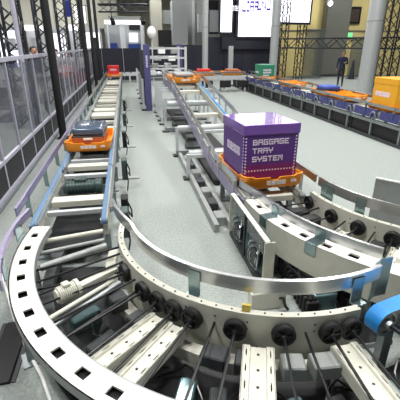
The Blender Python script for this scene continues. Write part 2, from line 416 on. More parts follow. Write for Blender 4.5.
# onward straight of the foreground lane (blue belt at the right edge)
def conveyor_out():
    a = 285; d = Vector((-math.sin(R(a)), math.cos(R(a)), 0)); nrm = Vector((math.cos(R(a)), math.sin(R(a)), 0))
    o = pol(C1, 1.238, 279.6, 0)
    t = thing('outfeed_conveyor', 'short conveyor with bright blue belt leaving the right end of the foreground curve', 'conveyor', o)
    L = 1.0
    for u, nm in ((0.045, 'n'), (0.66, 'f')):
        pts = []; b0 = o + nrm * u + d * 0.05
        rr = 0.085; zc = 0.455
        prof = [(0.06 + rr * math.cos(k), zc + rr * math.sin(k)) for k in [PI / 2 + PI * i / 10 for i in range(11)]]
        vs = []; mb = MB()
        loop = [(s, z) for s, z in prof] + [(L, zc - rr), (L, zc + rr)]
        for w in (-0.03, 0.07):
            vs += [b0 + nrm * w + d * s + Vector((0, 0, z)) for s, z in loop]
        n = len(loop)
        mb.add(vs, [(i, (i + 1) % n, n + (i + 1) % n, n + i) for i in range(n)])
        mb.build('belt', 'brightbelt', t, smooth=True)
        pl = MB().lathe(b0 + d * 0.06 + nrm * -0.028 + Vector((0, 0, zc)), nrm, [(0, 0), (0.08, 0), (0.08, 0.098), (0.065, 0.098), (0.06, 0.085), (0.035, 0.085), (0.03, 0.125), (0, 0.125)], 20).build('pulley', 'dull_steel', t, smooth=True)
        MB().bar(b0 + nrm * 0.0 + d * 0.14 + Vector((0, 0, 0.44)), b0 + d * L + Vector((0, 0, 0.44)), 0.05, 0.12).build('side_rail', 'cream', t, bevel=0.006)
    MB().cyl(o + nrm * 0.06 + d * 0.11 + Vector((0, 0, 0.46)), o + nrm * 0.66 + d * 0.11 + Vector((0, 0, 0.46)), 0.014, 10).build('shaft', 'rod', t, smooth=True)
    for s in (0.32, 0.62, 0.9): MB().bar(o + nrm * 0.07 + d * s + Vector((0, 0, 0.4)), o + nrm * 0.65 + d * s + Vector((0, 0, 0.4)), 0.14, 0.07).build('cross_beam', 'cream', t, bevel=0.006)
    for s in (0.2, 0.85):
        for u in (0.06, 0.66): MB().bar(o + nrm * u + d * s, o + nrm * u + d * s + Vector((0, 0, 0.4)), 0.06, 0.06).build('leg', 'dull_steel', t)
    MB().bar(o + nrm * 0.36 + d * 0.1 + Vector((0, 0, 0.04)), o + nrm * 0.36 + d * L + Vector((0, 0, 0.04)), 0.5, 0.02).build('shade_tray', 'pan', t)  # near-black sheet puts shade under the outfeed
conveyor_out()

t = thing('lit_edge_line', 'thin white tube on the floor for the white-lit lower edge of the foreground curve', 'cable', atZ(16, 325, 0))
MB().tube([atZ(px, py, 0.012) for px, py in ((-14, 235), (0, 268), (16, 325), (30, 355), (42, 377), (50, 400), (54, 420))], 0.011, 8).build('edge_tube', 'white', t, smooth=True)  # white tube stands in for the lit lower frame edge of the curve
MB().cyl(atZ(54, 420, 0.012), atZ(56, 426, 0.012), 0.014, 8).build('edge_end', 'white', t)
t = thing('floor_mat', 'black cable cover lying on the floor at the lower left corner', 'cable cover', atZ(8, 350, 0))
MB().bar(atZ(-4, 385, 0.012), atZ(19, 322, 0.012), 0.16, 0.024).build('cover', 'black', t, bevel=0.006)
for s_ in (-1, 1): MB().bar(atZ(-4, 385, 0.004) + Vector((s_ * 0.1, 0, 0)), atZ(19, 322, 0.004) + Vector((s_ * 0.1, 0, 0)), 0.03, 0.008).build('edge_strip', 'darkgrey', t)

# ------------------------------------------------------------------ straight conveyor modules
def module(label, xc, y0, y1, z0, z1, belt, rail='cream', motor_at=None, beams=5, group=None, guards=(), hw=0.315, side=None, boxes=(), legs=None, pan=True, leg_h=None, far=False):
    """module from y0 (near) to y1 (far); guards: list of (side, offset, z, height, material)"""
    t = thing('straight_conveyor', label, 'conveyor', (xc, y0, 0), group=group)
    g = 0.015
    def Z(y): return z0 + (z1 - z0) * (y - y0) / (y1 - y0)
    for s in (-1, 1):
        x = xc + s * hw
        rl = MB().bar((x + s * 0.012, y0 + g + 0.03, Z(y0) - 0.1), (x + s * 0.012, y1 - g - 0.03, Z(y1) - 0.1), 0.045, 0.16).build('side_rail', rail, t, bevel=0.005)
        mb = MB(); rr = 0.034; loop = []
        A, B = (y0 + g + rr, Z(y0) - rr), (y1 - g - rr, Z(y1) - rr)
        loop += [(A[0] + rr * math.cos(PI / 2 + PI * i / 8), A[1] + rr * math.sin(PI / 2 + PI * i / 8)) for i in range(9)]
        loop += [(B[0] + rr * math.cos(-PI / 2 + PI * i / 8), B[1] + rr * math.sin(-PI / 2 + PI * i / 8)) for i in range(9)]
        n = len(loop); xs = (x - s * 0.045, x - s * 0.005) if not far else (x - 0.03, x + 0.03)
        xs = (x - 0.023, x + 0.023)
        mb.add([(xx, yy, zz + 0.001) for xx in xs for yy, zz in loop], [(i, (i + 1) % n, n + (i + 1) % n, n + i) for i in range(n)])
        mb.build('belt', belt, t, smooth=True)
        for e in (A, B): MB().cyl((x - 0.034, e[0], e[1]), (x + 0.034, e[0], e[1]), rr - 0.004, 12).build('pulley', 'dull_steel', t, smooth=True)
    bys = [(y0 + (y1 - y0) * (k + 0.5) / beams, None) for k in range(beams)] if not isinstance(beams, list) else beams
    for k, (y, wb) in enumerate(bys):
        w = wb or (0.16 if k % 2 == 0 else 0.07) * (1 if y0 < 7 else 2.4 if xc < 0 else 1.6)
        MB().bar((xc - hw + 0.04, y, Z(y) - 0.10), (xc + hw - 0.04, y, Z(y) - 0.10), 0.0 + w, 0.07 if w > 0.1 else 0.05).build('cross_beam', 'cream' if w > 0.1 else 'palegrey', t, bevel=0.006)
    if motor_at: motor('drive_motor', t, (xc - 0.22, motor_at, Z(motor_at) - 0.1), (1, 0.02, 0), 0.46, 0.09, 'motorgreen')
    if pan: MB().span(xc - hw + 0.05, xc + hw - 0.05, y0 + 0.05, y1 - 0.05, 0.20, 0.22).build('shade_tray', 'pan', t)  # dark sheet hides the bright floor, giving shaded gaps between beams
    for y in (legs or (y0 + 0.3, y1 - 0.3)):
        for s in (-1, 1):
            x = xc + s * (hw + (leg_h or 0))
            lg = MB().bar((x, y, 0.02), (x, y, Z(y) - 0.17), 0.055, 0.055).build('leg', 'palegrey' if leg_h else 'dull_steel', t)
            MB().box((x, y, 0.0125), (0.16, 0.16, 0.025)).build('foot', 'black' if leg_h else 'dull_steel', lg)
            if leg_h: MB().bar((x, y, Z(y) - 0.2), (x - s * leg_h, y, Z(y) - 0.2), 0.05, 0.05).build('outrigger', 'palegrey', lg)
    for sd, off, dz, h, m in guards:
        x = xc + sd * (hw + off)
        gr = MB().add([], [])
        gr.bar((x, y0 + 0.005, Z(y0) + dz), (x, y1 - 0.005, Z(y1) + dz), 0.012, h)
        gr.bar((x, y0 + 0.005, Z(y0) + dz + h / 2), (x, y1 - 0.005, Z(y1) + dz + h / 2), 0.022, 0.01)
        go = gr.build('guard_rail', m, t)
        nb = max(2, int((y1 - y0) / 0.8))
        for k in range(nb):
            y = y0 + (y1 - y0) * (k + 0.5) / nb
            MB().bar((x + sd * 0.012, y, Z(y) + dz), (x + sd * 0.012, y, Z(y) - 0.1), 0.05, 0.008, (0, 1, 0)).bar((x + sd * 0.012, y, Z(y) - 0.1), (xc + sd * (hw + 0.03), y, Z(y) - 0.1), 0.05, 0.008).build('bracket', 'galv', go)
    return t
XL = -0.62
ys = [(3.22, 5.0), (5.0, 7.4), (7.4, 9.9), (9.9, 12.4), (12.4, 15.0), (15.0, 18.0), (18.0, 22.5)]
lab1 = ['straight conveyor with steel blue belts and dark green motor joining the foreground curve', 'straight conveyor directly under the orange tray with the grey suitcase', 'straight conveyor just behind the orange suitcase tray, left lane',
        'fourth straight conveyor of the left lane counting from the foreground curve', 'fifth straight conveyor of the left lane counting from the foreground curve', 'sixth straight conveyor of the left lane counting from the foreground curve', 'farthest left lane conveyor, carrying the red box']
LM = []
for i, (a, b) in enumerate(ys):
    LM.append(module(lab1[i], XL, a, b, 0.5, 0.5, 'bluebelt' if i < 2 else 'greymetal', rail='cream' if i < 1 else 'palegrey', motor_at=4.42 if i == 0 else (a + 1.2 if i == 1 else None), beams=[(3.68, 0.055), (3.98, 0.16), (4.85, 0.08)] if i == 0 else [(5.25, 0.16), (5.55, 0.06), (6.3, 0.16), (7.0, 0.12)] if i == 1 else [(a + 0.36, 0.45), (a + 1.15, 0.11), (b - 0.4, 0.5)], group='left lane conveyors',
                 guards=[(-1, 0.11, 0.13, 0.075, 'lavender' if i < 3 else 'steel'), (1, 0.075, 0.09, 0.05, 'steel')]))
# electrical units hung on the aisle side of the left lane
for i, (y, z) in enumerate(((3.55, 0.36), (3.95, 0.34), (5.25, 0.40), (7.2, 0.38), (9.3, 0.38), (11.6, 0.38))):
    m = LM[0] if y < 5 else LM[1] if y < 7.4 else LM[2] if y < 9.9 else LM[3]
    u = MB().rbox((-0.12, y, z - 0.06), (0.08, 0.16, 0.30), 0.01, 1).build('control_unit', 'black' if i % 2 else 'motorgreen', m)
    MB().tube([(-0.09, y + 0.02, z - 0.1), (-0.05, y - 0.02, z - 0.16), (-0.05, y - 0.06, z - 0.05), (-0.08, y - 0.1, z + 0.05), (-0.1, y - 0.12, z + 0.0), (-0.08, y - 0.14, z - 0.2), (-0.1, y - 0.15, 0.05)], 0.01).build('cable', 'hose', u, smooth=True)
for i, y in enumerate((5.8, 7.82, 10.0, 12.6)):
    m = LM[1] if y < 7.4 else LM[2] if y < 9.9 else LM[3] if y < 12.4 else LM[4]
    MB().span(-0.30, 0.09, y - 0.05, y + 0.06, 0, 0.02).build('floor_plate', 'greymetal', m)

# middle lane
XM, HM = 1.505, 0.305
C2 = (3.28, 3.44)
gl = [(-1, 0.06, 0.16, 0.09, 'steel'), (1, 0.12, 0.17, 0.08, 'steel')]
mid = [('level conveyor of the middle lane behind the purple box, meeting its curve', 3.46, 4.95, 0.5, 0.5), ('sloping conveyor of the middle lane running down to the purple box', 4.95, 9.9, 0.5, 1.08), ('raised level conveyor on tall legs under the rear orange tray', 9.9, 12.2, 1.08, 1.08)]
MM = []
for i, (lb, a, b, za, zb) in enumerate(mid):
    m = module(lb, XM, a, b, za, zb, 'greymetal', beams=3 if i == 0 else 5, hw=HM, guards=[], legs=((a + 0.35, b - 0.3) if i != 1 else (5.6, 6.96, 9.16)) if i < 2 else (10.1, 10.65, 11.4, 12.05), leg_h=0.33 if i else None, pan=(i == 0), motor_at=None)
    MM.append(m)
    for sd, off, dz, h, mt in gl:
        if sd < 0: dz = (0.075, 0.10, 0.12)[i]
        x = XM + sd * (HM + off)
        g = MB()
        ga = a + 0.004 if i or sd > 0 else 3.8
        g.bar((x, ga, za + dz), (x, b - 0.004, zb + dz), 0.012, h); g.bar((x, ga, za + dz + h / 2), (x, b - 0.004, zb + dz + h / 2), 0.024, 0.012)
        go = g.build('guard_rail', mt, m)
        n = max(2, int((b - a) / 0.55))
        for k in range(n):
            y = a + (b - a) * (k + 0.5) / n; z = za + (zb - za) * (y - a) / (b - a)
            MB().bar((x + sd * 0.012, y, z + dz), (x + sd * 0.012, y, z - 0.12), 0.045, 0.008, (0, 1, 0)).bar((x + sd * 0.012, y, z - 0.12), (XM + sd * (HM + 0.03), y, z - 0.12), 0.045, 0.008).build('bracket', 'palegrey', go)
    MB().bar((XM - HM - 0.075, a + 0.01, za - 0.09), (XM - HM - 0.075, b - 0.01, zb - 0.09), 0.012, 0.15).build('side_panel', 'lavender', m)
    if i == 1: MB().bar((XM + HM + 0.05, a + 0.01, za - 0.0), (XM + HM + 0.05, b - 0.01, zb - 0.0), 0.03, 0.02).build('edge_strip', 'brightbelt', m)
# big round cross tubes under the slope and floor rails
for y, z in ((7.0, 0.52), (8.9, 0.72), (5.7, 0.38)):
    MB().cyl((XM - HM - 0.3, y, z), (XM + HM + 0.3, y, z), 0.065, 14).build('cross_tube', 'palegrey', MM[1], smooth=True)
t = thing('floor_track', 'long grey floor track with small control units left of the middle lane', 'track', (1.0, 5.2, 0))
for x in (0.90, 1.08): MB().span(x - 0.03, x + 0.03, 3.7, 6.85, 0, 0.10).build('floor_rail', 'greymetal', t, bevel=0.005)
for k in range(7):
    y = 3.95 + k * 0.42
    MB().rbox((0.99, y, 0.06), (0.12, 0.2, 0.12), 0.01, 1).build('control_unit', 'darkgrey' if k % 2 else 'greymetal', t)
for y in (6.96, 9.16, 10.65):
    MB().span(0.85, 2.1, y - 0.06, y + 0.06, 0.025, 0.11).build('base_beam', 'dull_steel', MM[1] if y < 9.9 else MM[2])
for k in range(6):
    MB().rbox((1.25 + 0.12 * (k % 3), 7.2 + k * 0.75, 0.08), (0.35, 0.3, 0.16), 0.015, 1).build('control_unit', 'darkgrey', MM[1] if 7.2 + k * 0.75 < 9.9 else MM[2])

for i, (a, b) in ((1, (5.2, 9.8)), (2, (9.95, 12.15))):
    MB().span(1.2, 1.85, a, b, 0.03, 0.09).build('shade_slab', 'black', MM[i])  # black slab adds shadow and dark equipment tone under the slope
wh2 = [181.6, 196.5, 208.6, 220.9]
rods2 = [(a, 1.0, 0.43) for a in wh2] + [(188, 4, 0.43), (202.5, 4, 0.43), (214.5, 2, 0.43), (226, 1, 0.42)]
cv2 = curve_conveyor('curved conveyor turning right in front of the purple box', C2, 180, 229, 1.40, 2.07, wh2, rods2, [(205, 0.12), (224, 0.12)], 185.6,
    (1.33, 180, 229, 0.61, 0.71, (186, 190, 206, 224), 1.385),
    (2.02, 183, 222, 0.525, 0.615, (), 2.14, 'steel', 'galv', 0.006, [(1.17, 3.78), (1.2, 3.6), (1.235, 3.45)]))
for a in (186, 193, 218, 226):
    c = pol(C2, 1.62, a, 0.36)
    MB().rbox((0, 0, 0), (0.2, 0.12, 0.12), 0.01, 1, Matrix.Translation(c) @ Matrix.Rotation(R(a), 4, 'Z')).build('junction_box', 'white' if a > 220 else 'black', cv2)
for a in (208, 192):
    bk = MB(); C, w = C2, 1.4
    for (ra, za, rb, zb) in ((2.03, 0.60, 2.03, 0.507), (2.03, 0.507, 2.158, 0.507), (2.158, 0.507, 2.158, 0.41)):
        q = [pol(C, ra, a - w, za), pol(C, ra, a + w, za), pol(C, rb, a + w, zb), pol(C, rb, a - w, zb)]
        n = (q[1] - q[0]).cross(q[3] - q[0]).normalized() * 0.003
        bk.add([x + n for x in q] + [x - n for x in q], [(0, 1, 2, 3), (7, 6, 5, 4), (0, 4, 5, 1), (1, 5, 6, 2), (2, 6, 7, 3), (3, 7, 4, 0)])
    bk.build('bracket', 'galv', cv2)
# galvanized end plate curled between the two curves
ep = MB().sweep([Vector((1.46, 1.74, 0)), Vector((1.50, 1.80, 0)), Vector((1.57, 1.84, 0)), Vector((1.66, 1.85, 0))], [(-0.004, 0.40), (0.004, 0.40), (0.004, 0.70), (-0.004, 0.70)])
ep.build('end_plate', 'galv', fg, smooth=True)

# drive cabinet beside the middle curve
t = thing('drive_cabinet', 'narrow drive cabinet with pale top edge and hose coils beside the middle curve', 'cabinet', (1.05, 3.08, 0))
MB().span(1.035, 1.075, 2.54, 3.64, 0.485, 0.50).build('top_edge', 'flange', t)
for y in (2.54, 3.63): MB().rbox((1.075, y, 0.255), (0.10, 0.012, 0.47), 0.004, 1).build('end_plate', 'cream', t)
for k in range(2):
    y0 = 2.57 + k * 0.54
    MB().span(1.085, 1.095, y0, y0 + 0.5, 0.06, 0.48).build('side_panel', 'tealplate', t)
    MB().span(1.04, 1.052, y0 + 0.02, y0 + 0.48, 0.34, 0.47).build('screen_panel', 'darkglass', t)
    for rr, m in ((0.13, 'coil'), (0.11, 'hose'), (0.085, 'coil')):
        MB().tube([(1.035 - 0.02 * math.sin(i * 0.7), y0 + 0.22 + rr * math.cos(2 * PI * i / 22), 0.22 + rr * 1.1 * math.sin(2 * PI * i / 22)) for i in range(23)], 0.008).build('hose_coil', m, t, smooth=True)
    MB().rbox((1.05, y0 + 0.22, 0.2), (0.06, 0.12, 0.16), 0.01, 1).build('valve_block', 'darkgrey', t)
MB().span(1.03, 1.045, 3.085, 3.125, 0.02, 0.49).build('mullion', 'black', t)
MB().span(1.03, 1.15, 2.55, 3.63, 0.0, 0.04).build('plinth', 'darkgrey', t)
# low equipment between both curves
for i, (px, py, sx, sy, h, m, lb) in enumerate([(321, 296, 0.2, 0.16, 0.17, 'tealplate', 'low teal metal box on the floor behind the foreground wheels'), (346, 290, 0.22, 0.22, 0.18, 'black', 'low black control box on the floor behind the end of the foreground curve'), (267, 296, 0.30, 0.10, 0.17, 'cream', 'low cream metal box on the floor in front of the drive cabinet')]):
    p = atZ(px, py, 0.1); t = thing('control_box', lb, 'control box', (p.x, p.y, 0))
    MB().rbox((0, 0, h / 2), (sx, sy, h), 0.012, 2).build('housing', m, t, local=True)
    MB().rbox((0, 0, h + 0.006), (sx * 0.9, sy * 0.8, 0.012), 0.004, 1).build('lid', ('galv', 'darkgrey', 'cream')[i], t, local=True)
    for s in (-1, 1) if i < 2 else (1,):
        MB().tube([(s * sx * 0.3, -sy * 0.5, h * 0.6), (s * sx * 0.36, -sy * 0.75, h * 0.7), (s * sx * 0.42, -sy * 0.9, h * 0.3), (s * sx * 0.5, -sy, 0.02)], 0.012).build('cable', 'hose', t, local=True, smooth=True)
t = thing('drag_chain', 'black cable drag chain on the floor between the drive cabinet and the foreground curve', 'cable chain', atZ(292, 285, 0))
q0, q1 = atZ(283, 262, 0.10), atZ(312, 308, 0.10)
for k in range(12):
    p = q0.lerp(q1, k / 11); MB().rbox((0, 0, 0), (0.10, 0.038, 0.16), 0.008, 1, Matrix.Translation((p.x, p.y, 0.085)) @ Matrix.Rotation(math.atan2(q1.y - q0.y, q1.x - q0.x) - PI / 2, 4, 'Z')).build('link', 'black', t)
for dx in (-0.02, 0.02): MB().tube([q0 + Vector((dx, 0, 0.075)), q0.lerp(q1, 0.3) + Vector((dx * 2, 0, 0.10)), q0.lerp(q1, 0.7) + Vector((-dx, 0, 0.09)), q1 + Vector((dx, 0, 0.075))], 0.014).build('cable', 'hose', t, smooth=True)
t = thing('floor_tray', 'dark flat equipment tray on the floor between the two curves', 'tray', (1.35, 1.9, 0))
MB().span(1.16, 1.75, 1.78, 2.14, 0, 0.02).build('sheet', 'pan', t)
MB().span(1.16, 1.75, 1.77, 1.78, 0, 0.04).build('lip', 'dull_steel', t)
# guard panel far side at right edge
t = thing('side_guard', 'plain grey guard plate with pale top edge behind the right end of the middle curve', 'guard plate', (2.9, 3.2, 0))
MB().sweep([Vector((2.62, 3.42, 0)), Vector((2.85, 3.15, 0)), Vector((3.3, 2.85, 0)), Vector((3.9, 2.6, 0))], [(-0.006, 0.02), (0.006, 0.02), (0.006, 0.65), (-0.006, 0.65)]).build('plate', 'greymetal', t)
MB().sweep([Vector((2.62, 3.42, 0)), Vector((2.85, 3.15, 0)), Vector((3.3, 2.85, 0)), Vector((3.9, 2.6, 0))], [(-0.014, 0.645), (0.014, 0.645), (0.014, 0.66), (-0.014, 0.66)]).build('top_edge', 'white', t)

# ------------------------------------------------------------------ third lane (right)
XR = 6.0
lab3 = ['right lane conveyor nearest the camera under the amber box', 'right lane conveyor under the orange tray with the blue bag', 'right lane conveyor under the empty orange tray', 'right lane conveyor under the green box', 'farthest right lane conveyor beyond the green box']
for i, (a, b) in enumerate(((5.6, 8.6), (8.6, 11.3), (11.3, 14.0), (14.0, 17.0), (17.0, 20.0))):
    m = module(lab3[i], XR, a, b, 0.6, 0.6, 'bluebelt', rail='palegrey', beams=6, group='right lane conveyors', hw=0.325,
               guards=[(-1, 0.10, 0.13, 0.06, 'steel'), (1, 0.10, 0.13, 0.06, 'steel')])
    n = 3
    for k in range(n):
        y0 = a + (b - a) * k / n + 0.06; y1 = a + (b - a) * (k + 1) / n - 0.06
        MB().span(5.56, 5.58, y0, y1, 0.44, 0.63).build('side_panel', 'royal', m, bevel=0.004)
        yc = y0 + 0.10
        MB().tube([(5.54, yc + 0.10 * math.cos(PI * j / 8), 0.42 + 0.16 * math.sin(PI * j / 8)) for j in range(9)], 0.02).build('hose_loop', 'dull_steel', m, smooth=True)
        MB().bar((5.55, yc, 0.02), (5.55, yc, 0.45), 0.05, 0.05).build('post', 'dull_steel', m)
    MB().span(5.52, 5.57, a + 0.02, b - 0.02, 0.34, 0.40).build('lower_rail', 'dull_steel', m)
    MB().span(5.58, 5.62, a + 0.02, b - 0.02, 0.03, 0.33).build('kick_panel', 'black', m)
    MB().span(5.46, 5.54, a + 0.02, b - 0.02, 0.0, 0.05).build('cable_duct', 'darkgrey', m)
# cross conveyor at the back
t = thing('cross_conveyor', 'grey cross conveyor at the back linking the middle and right lanes', 'conveyor', (3.9, 17.6, 0))
for y in (17.25, 17.95): MB().bar((2.2, y, 0.62), (5.4, y, 0.62), 0.06, 0.18).build('side_rail', 'palegrey', t)
for y in (17.2, 18.0): MB().bar((2.2, y, 0.85), (5.4, y, 0.85), 0.012, 0.07).build('guard_rail', 'steel', t)
for k in range(12): MB().cyl((2.35 + k * 0.27, 17.28, 0.68), (2.35 + k * 0.27, 17.92, 0.68), 0.04, 8).build('roller', 'dull_steel', t)
for k in range(4):
    for y in (17.25, 17.95): MB().bar((2.4 + k * 1.0, y, 0), (2.4 + k * 1.0, y, 0.55), 0.08, 0.08).build('leg', 'palegrey', t)
for k in range(4): MB().rbox((2.75 + k * 0.85, 17.2, 0.35), (0.5, 0.16, 0.3), 0.02, 1).build('control_unit', 'black', t)
t = thing('cross_conveyor', 'low grey cross conveyor in front of the dark partition, end of the left lane', 'conveyor', (0.6, 23.2, 0))
for y in (22.7, 23.4): MB().bar((-1.0, y, 0.45), (2.6, y, 0.45), 0.06, 0.16).build('side_rail', 'palegrey', t)
for k in range(10): MB().cyl((-0.8 + k * 0.36, 22.74, 0.5), (-0.8 + k * 0.36, 23.36, 0.5), 0.05, 8).build('roller', 'darkgrey', t)
for k in range(4):
    for y in (22.7, 23.4): MB().bar((-0.9 + k * 1.1, y, 0), (-0.9 + k * 1.1, y, 0.4), 0.08, 0.08).build('leg', 'palegrey', t)

# ------------------------------------------------------------------ trays and loads
PIX = {'B': '11110 10001 11111 10001 11111', 'A': '11111 10001 11111 10001 10001', 'G': '11111 10000 10111 10001 11111', 'E': '11111 10000 11110 10000 11111', 'T': '11111 00100 00100 00100 00100',
       'R': '11111 10001 11111 10010 10001', 'Y': '10001 10001 11111 00100 00100', 'S': '11111 10000 11111 00001 11111', 'M': '11011 10101 10101 10001 10001',
       'L': '10000 10000 10000 10000 11111', 'I': '111 010 010 010 111', 'U': '10001 10001 10001 10001 11111', 'N': '10001 11001 10101 10011 10001', '#': '11101 10101 11111 10100 11111', '%': '11111 10101 10101 11101 10111'}
def pixtext(text, o, ex, ez, h, mb, wfac=1.0, d=0.002):
    """block lettering lying on a face: origin o (top left), directions ex, ez (down)"""
    o, ex, ez = Vector(o), Vector(ex), Vector(ez); u = h / 5; n = ex.cross(ez) * -1; x = 0
    nn = n.normalized() * d
    for ch in text:
        if ch == ' ': x += 3 * u * wfac; continue
        rows = PIX[ch].split()
        for j, row in enumerate(rows):
            i = 0
            while i < len(row):
                if row[i] == '1':
                    k = i
                    while k < len(row) and row[k] == '1': k += 1
                    a = o + ex * (x + i * u * wfac) + ez * (j * u); w = ex * ((k - i) * u * wfac); hh = ez * (u * 1.0)
                    q = [a, a + w, a + w + hh, a + hh]
                    mb.add([p + nn for p in q] + [p - nn for p in q], [(0, 1, 2, 3), (7, 6, 5, 4), (0, 4, 5, 1), (1, 5, 6, 2), (2, 6, 7, 3), (3, 7, 4, 0)])
                    i = k
                else: i += 1
        x += (len(rows[0]) + 0.9) * u * wfac
    return x
def rr_loop(w, l, r, n=5):
    pts = []
    for cx, cy, a0 in ((w / 2 - r, l / 2 - r, 0), (-w / 2 + r, l / 2 - r, 90), (-w / 2 + r, -l / 2 + r, 180), (w / 2 - r, -l / 2 + r, 270)):
        pts += [(cx + r * math.cos(R(a0 + 90 * k / n)), cy + r * math.sin(R(a0 + 90 * k / n))) for k in range(n + 1)]
    out = []
    for i, p in enumerate(pts):
        q = pts[(i + 1) % len(pts)]; out.append(p)
        L = math.hypot(q[0] - p[0], q[1] - p[1]); m = int(L / 0.03)
        out += [(p[0] + (q[0] - p[0]) * k / m, p[1] + (q[1] - p[1]) * k / m) for k in range(1, m)]
    return out
def make_tray(label, loc, rz=0.0, rx=0.0, w=0.72, l=1.0, group='orange baggage trays'):
    t = thing('baggage_tray', label, 'tray', loc, rz, group, rx)
    def hgt(x, y):
        h = 0.15
        if abs(y) > l / 2 - 0.08:
            h = 0.165 if abs(x) > w * 0.34 else 0.145
            if abs(x) < 0.05: h = 0.115
        elif abs(x) > w / 2 - 0.08: h = 0.155 if abs(y) > l * 0.3 else 0.125
        return h
    out = rr_loop(w, l, 0.06); n = len(out)
    def sc(f, g): return [(x * f, y * g) for x, y in out]
    loops = [[(x, y, 0.012) for x, y in sc(0.90, 0.94)], [(x, y, 0.05) for x, y in sc(0.97, 0.98)], [(x, y, hgt(x, y)) for x, y in out],
             [(x * 0.955, y * 0.965, hgt(x, y)) for x, y in out], [(x * 0.87, y * 0.9, 0.035) for x, y in out]]
    mb = MB(); vs = [v for lp in loops for v in lp]
    fs = [(k * n + i, k * n + (i + 1) % n, (k + 1) * n + (i + 1) % n, (k + 1) * n + i) for k in range(4) for i in range(n)]
    fs += [tuple(range(n - 1, -1, -1)), tuple(range(4 * n, 5 * n))]
    body = mb.add(vs, fs).build('body', 'orange', t, local=True, smooth=True)
    fr = -l / 2
    for s in (-1, 1):
        MB().rbox((s * w * 0.36, 0, 0.01), (0.05, l * 0.8, 0.02), 0.004, 1).build('runner', 'black', t, local=True)
    lg = MB(); pixtext('%#%%', (-0.10, fr - 0.002, 0.105), (1, 0, 0), (0, 0, -1), 0.045, lg, 1.1); lg.build('print_mark', 'white', t, local=True)
    lg = MB(); pixtext('##', (0.19, fr - 0.002, 0.105), (1, 0, 0), (0, 0, -1), 0.03, lg, 1.0); lg.build('print_mark', 'white', t, local=True)
    return t
make_tray('orange tray holding the grey suitcase on the left lane', (-0.63, 6.15, 0.503), R(-2), w=0.68)
make_tray('orange tray carrying the big purple box', (1.51, 4.15, 0.505), R(4))
make_tray('orange tray at the top of the middle lane slope under a flat grey case', (1.5, 10.47, 1.083), 0, w=0.78, l=1.1)
make_tray('small far orange tray with the red box on the left lane', (-0.62, 20.5, 0.503), 0, w=0.7, l=0.9)
make_tray('orange tray under the amber box on the right lane', (XR, 7.72, 0.603), 0)
make_tray('orange tray on the right lane beside the blue bag', (XR, 9.7, 0.603), 0)
make_tray('orange tray carrying the blue bag on the right lane', (XR, 10.75, 0.603), 0)
make_tray('empty orange tray on the right lane just before the green box', (XR, 13.4, 0.603), 0)
make_tray('orange tray under the green box on the right lane', (XR, 16.4, 0.603), 0)
make_tray('far orange tray with red bag on the back cross conveyor', (3.5, 17.6, 0.723), R(90), l=0.95)
make_tray('far orange tray with brown bag on the back cross conveyor', (4.85, 17.6, 0.723), R(90), l=0.95)
# purple box
BX, BY, BA = 1.505, 4.16, R(4)
W, D, Z0, HB = 0.72, 0.74, 0.605, 0.555
t = thing('display_box', 'large purple cardboard box printed BAGGAGE TRAY SYSTEM in white block letters', 'box', (BX, BY, Z0 - 0.065), BA)
z = 0.065 - 0.065 + 0.0
Zb = 0.037
MB().rbox((0, 0, Zb + HB / 2), (W - 0.07, D - 0.02, HB), 0.006, 1).build('body', 'purple', t, local=True)
MB().rbox((0, 0, Zb + HB + 0.02), (W - 0.05, D, 0.11), 0.008, 2).build('lid', 'purplelid', t, local=True)
x0, yf = -(W - 0.07) / 2, -(D - 0.02) / 2
MB().box((0, yf - 0.0005, Zb + 0.10), (W - 0.075, 0.002, 0.16)).build('print_band', 'magenta', t, local=True)
for word, zz in (('BAGGAGE', 0.47), ('TRAY', 0.375), ('SYSTEM', 0.28)):
    lt = MB(); pixtext(word, (x0 + 0.10, yf - 0.001, Zb + zz), (1, 0, 0), (0, 0, -1), 0.062, lt, 0.86); lt.build('lettering', 'print', t, local=True)
st = MB()
for k in range(14):
    zz = Zb + 0.02 + k * 0.036
    for x in (x0 + 0.02, -x0 - 0.03): st.box((x, yf - 0.001, zz), (0.016, 0.004, 0.016))
    st.box((x0 - 0.001, yf + 0.02, zz), (0.004, 0.014, 0.016))
for k in range(17): st.box((x0 + 0.03 + k * 0.036, yf - 0.001, Zb + 0.115), (0.016, 0.004, 0.016))
tag(st.build('dashed_border', 'print', t, local=True), kind='stuff')
lt = MB()
pixtext('%#%%', (x0 - 0.001, -yf - 0.16, Zb + 0.36), (0, -1, 0), (0, 0, -1), 0.095, lt, 1.0)
lt.build('side_mark', 'print', t, local=True)
# suitcase
t = thing('suitcase', 'blue grey hard shell suitcase lying flat in the orange tray', 'suitcase', (-0.63, 6.16, 0.54), R(-2))
MB().rbox((0, 0, 0.235), (0.46, 0.72, 0.13), 0.05, 4).build('lid_shell', 'suitcase', t, local=True, smooth=True)
MB().rbox((0, 0, 0.09), (0.48, 0.74, 0.17), 0.03, 3).build('base_shell', 'brown', t, local=True, smooth=True)
MB().rbox((0, 0, 0.172), (0.485, 0.745, 0.016), 0.006, 1).build('zip_band', 'darkgrey', t, local=True)
MB().rbox((0.0, -0.375, 0.135), (0.14, 0.014, 0.035), 0.004, 1).build('tag', 'white', t, local=True)
MB().tube([(-0.1, -0.37, 0.05), (-0.08, -0.4, 0.05), (0.08, -0.4, 0.05), (0.1, -0.37, 0.05)], 0.01).build('handle', 'black', t, local=True)
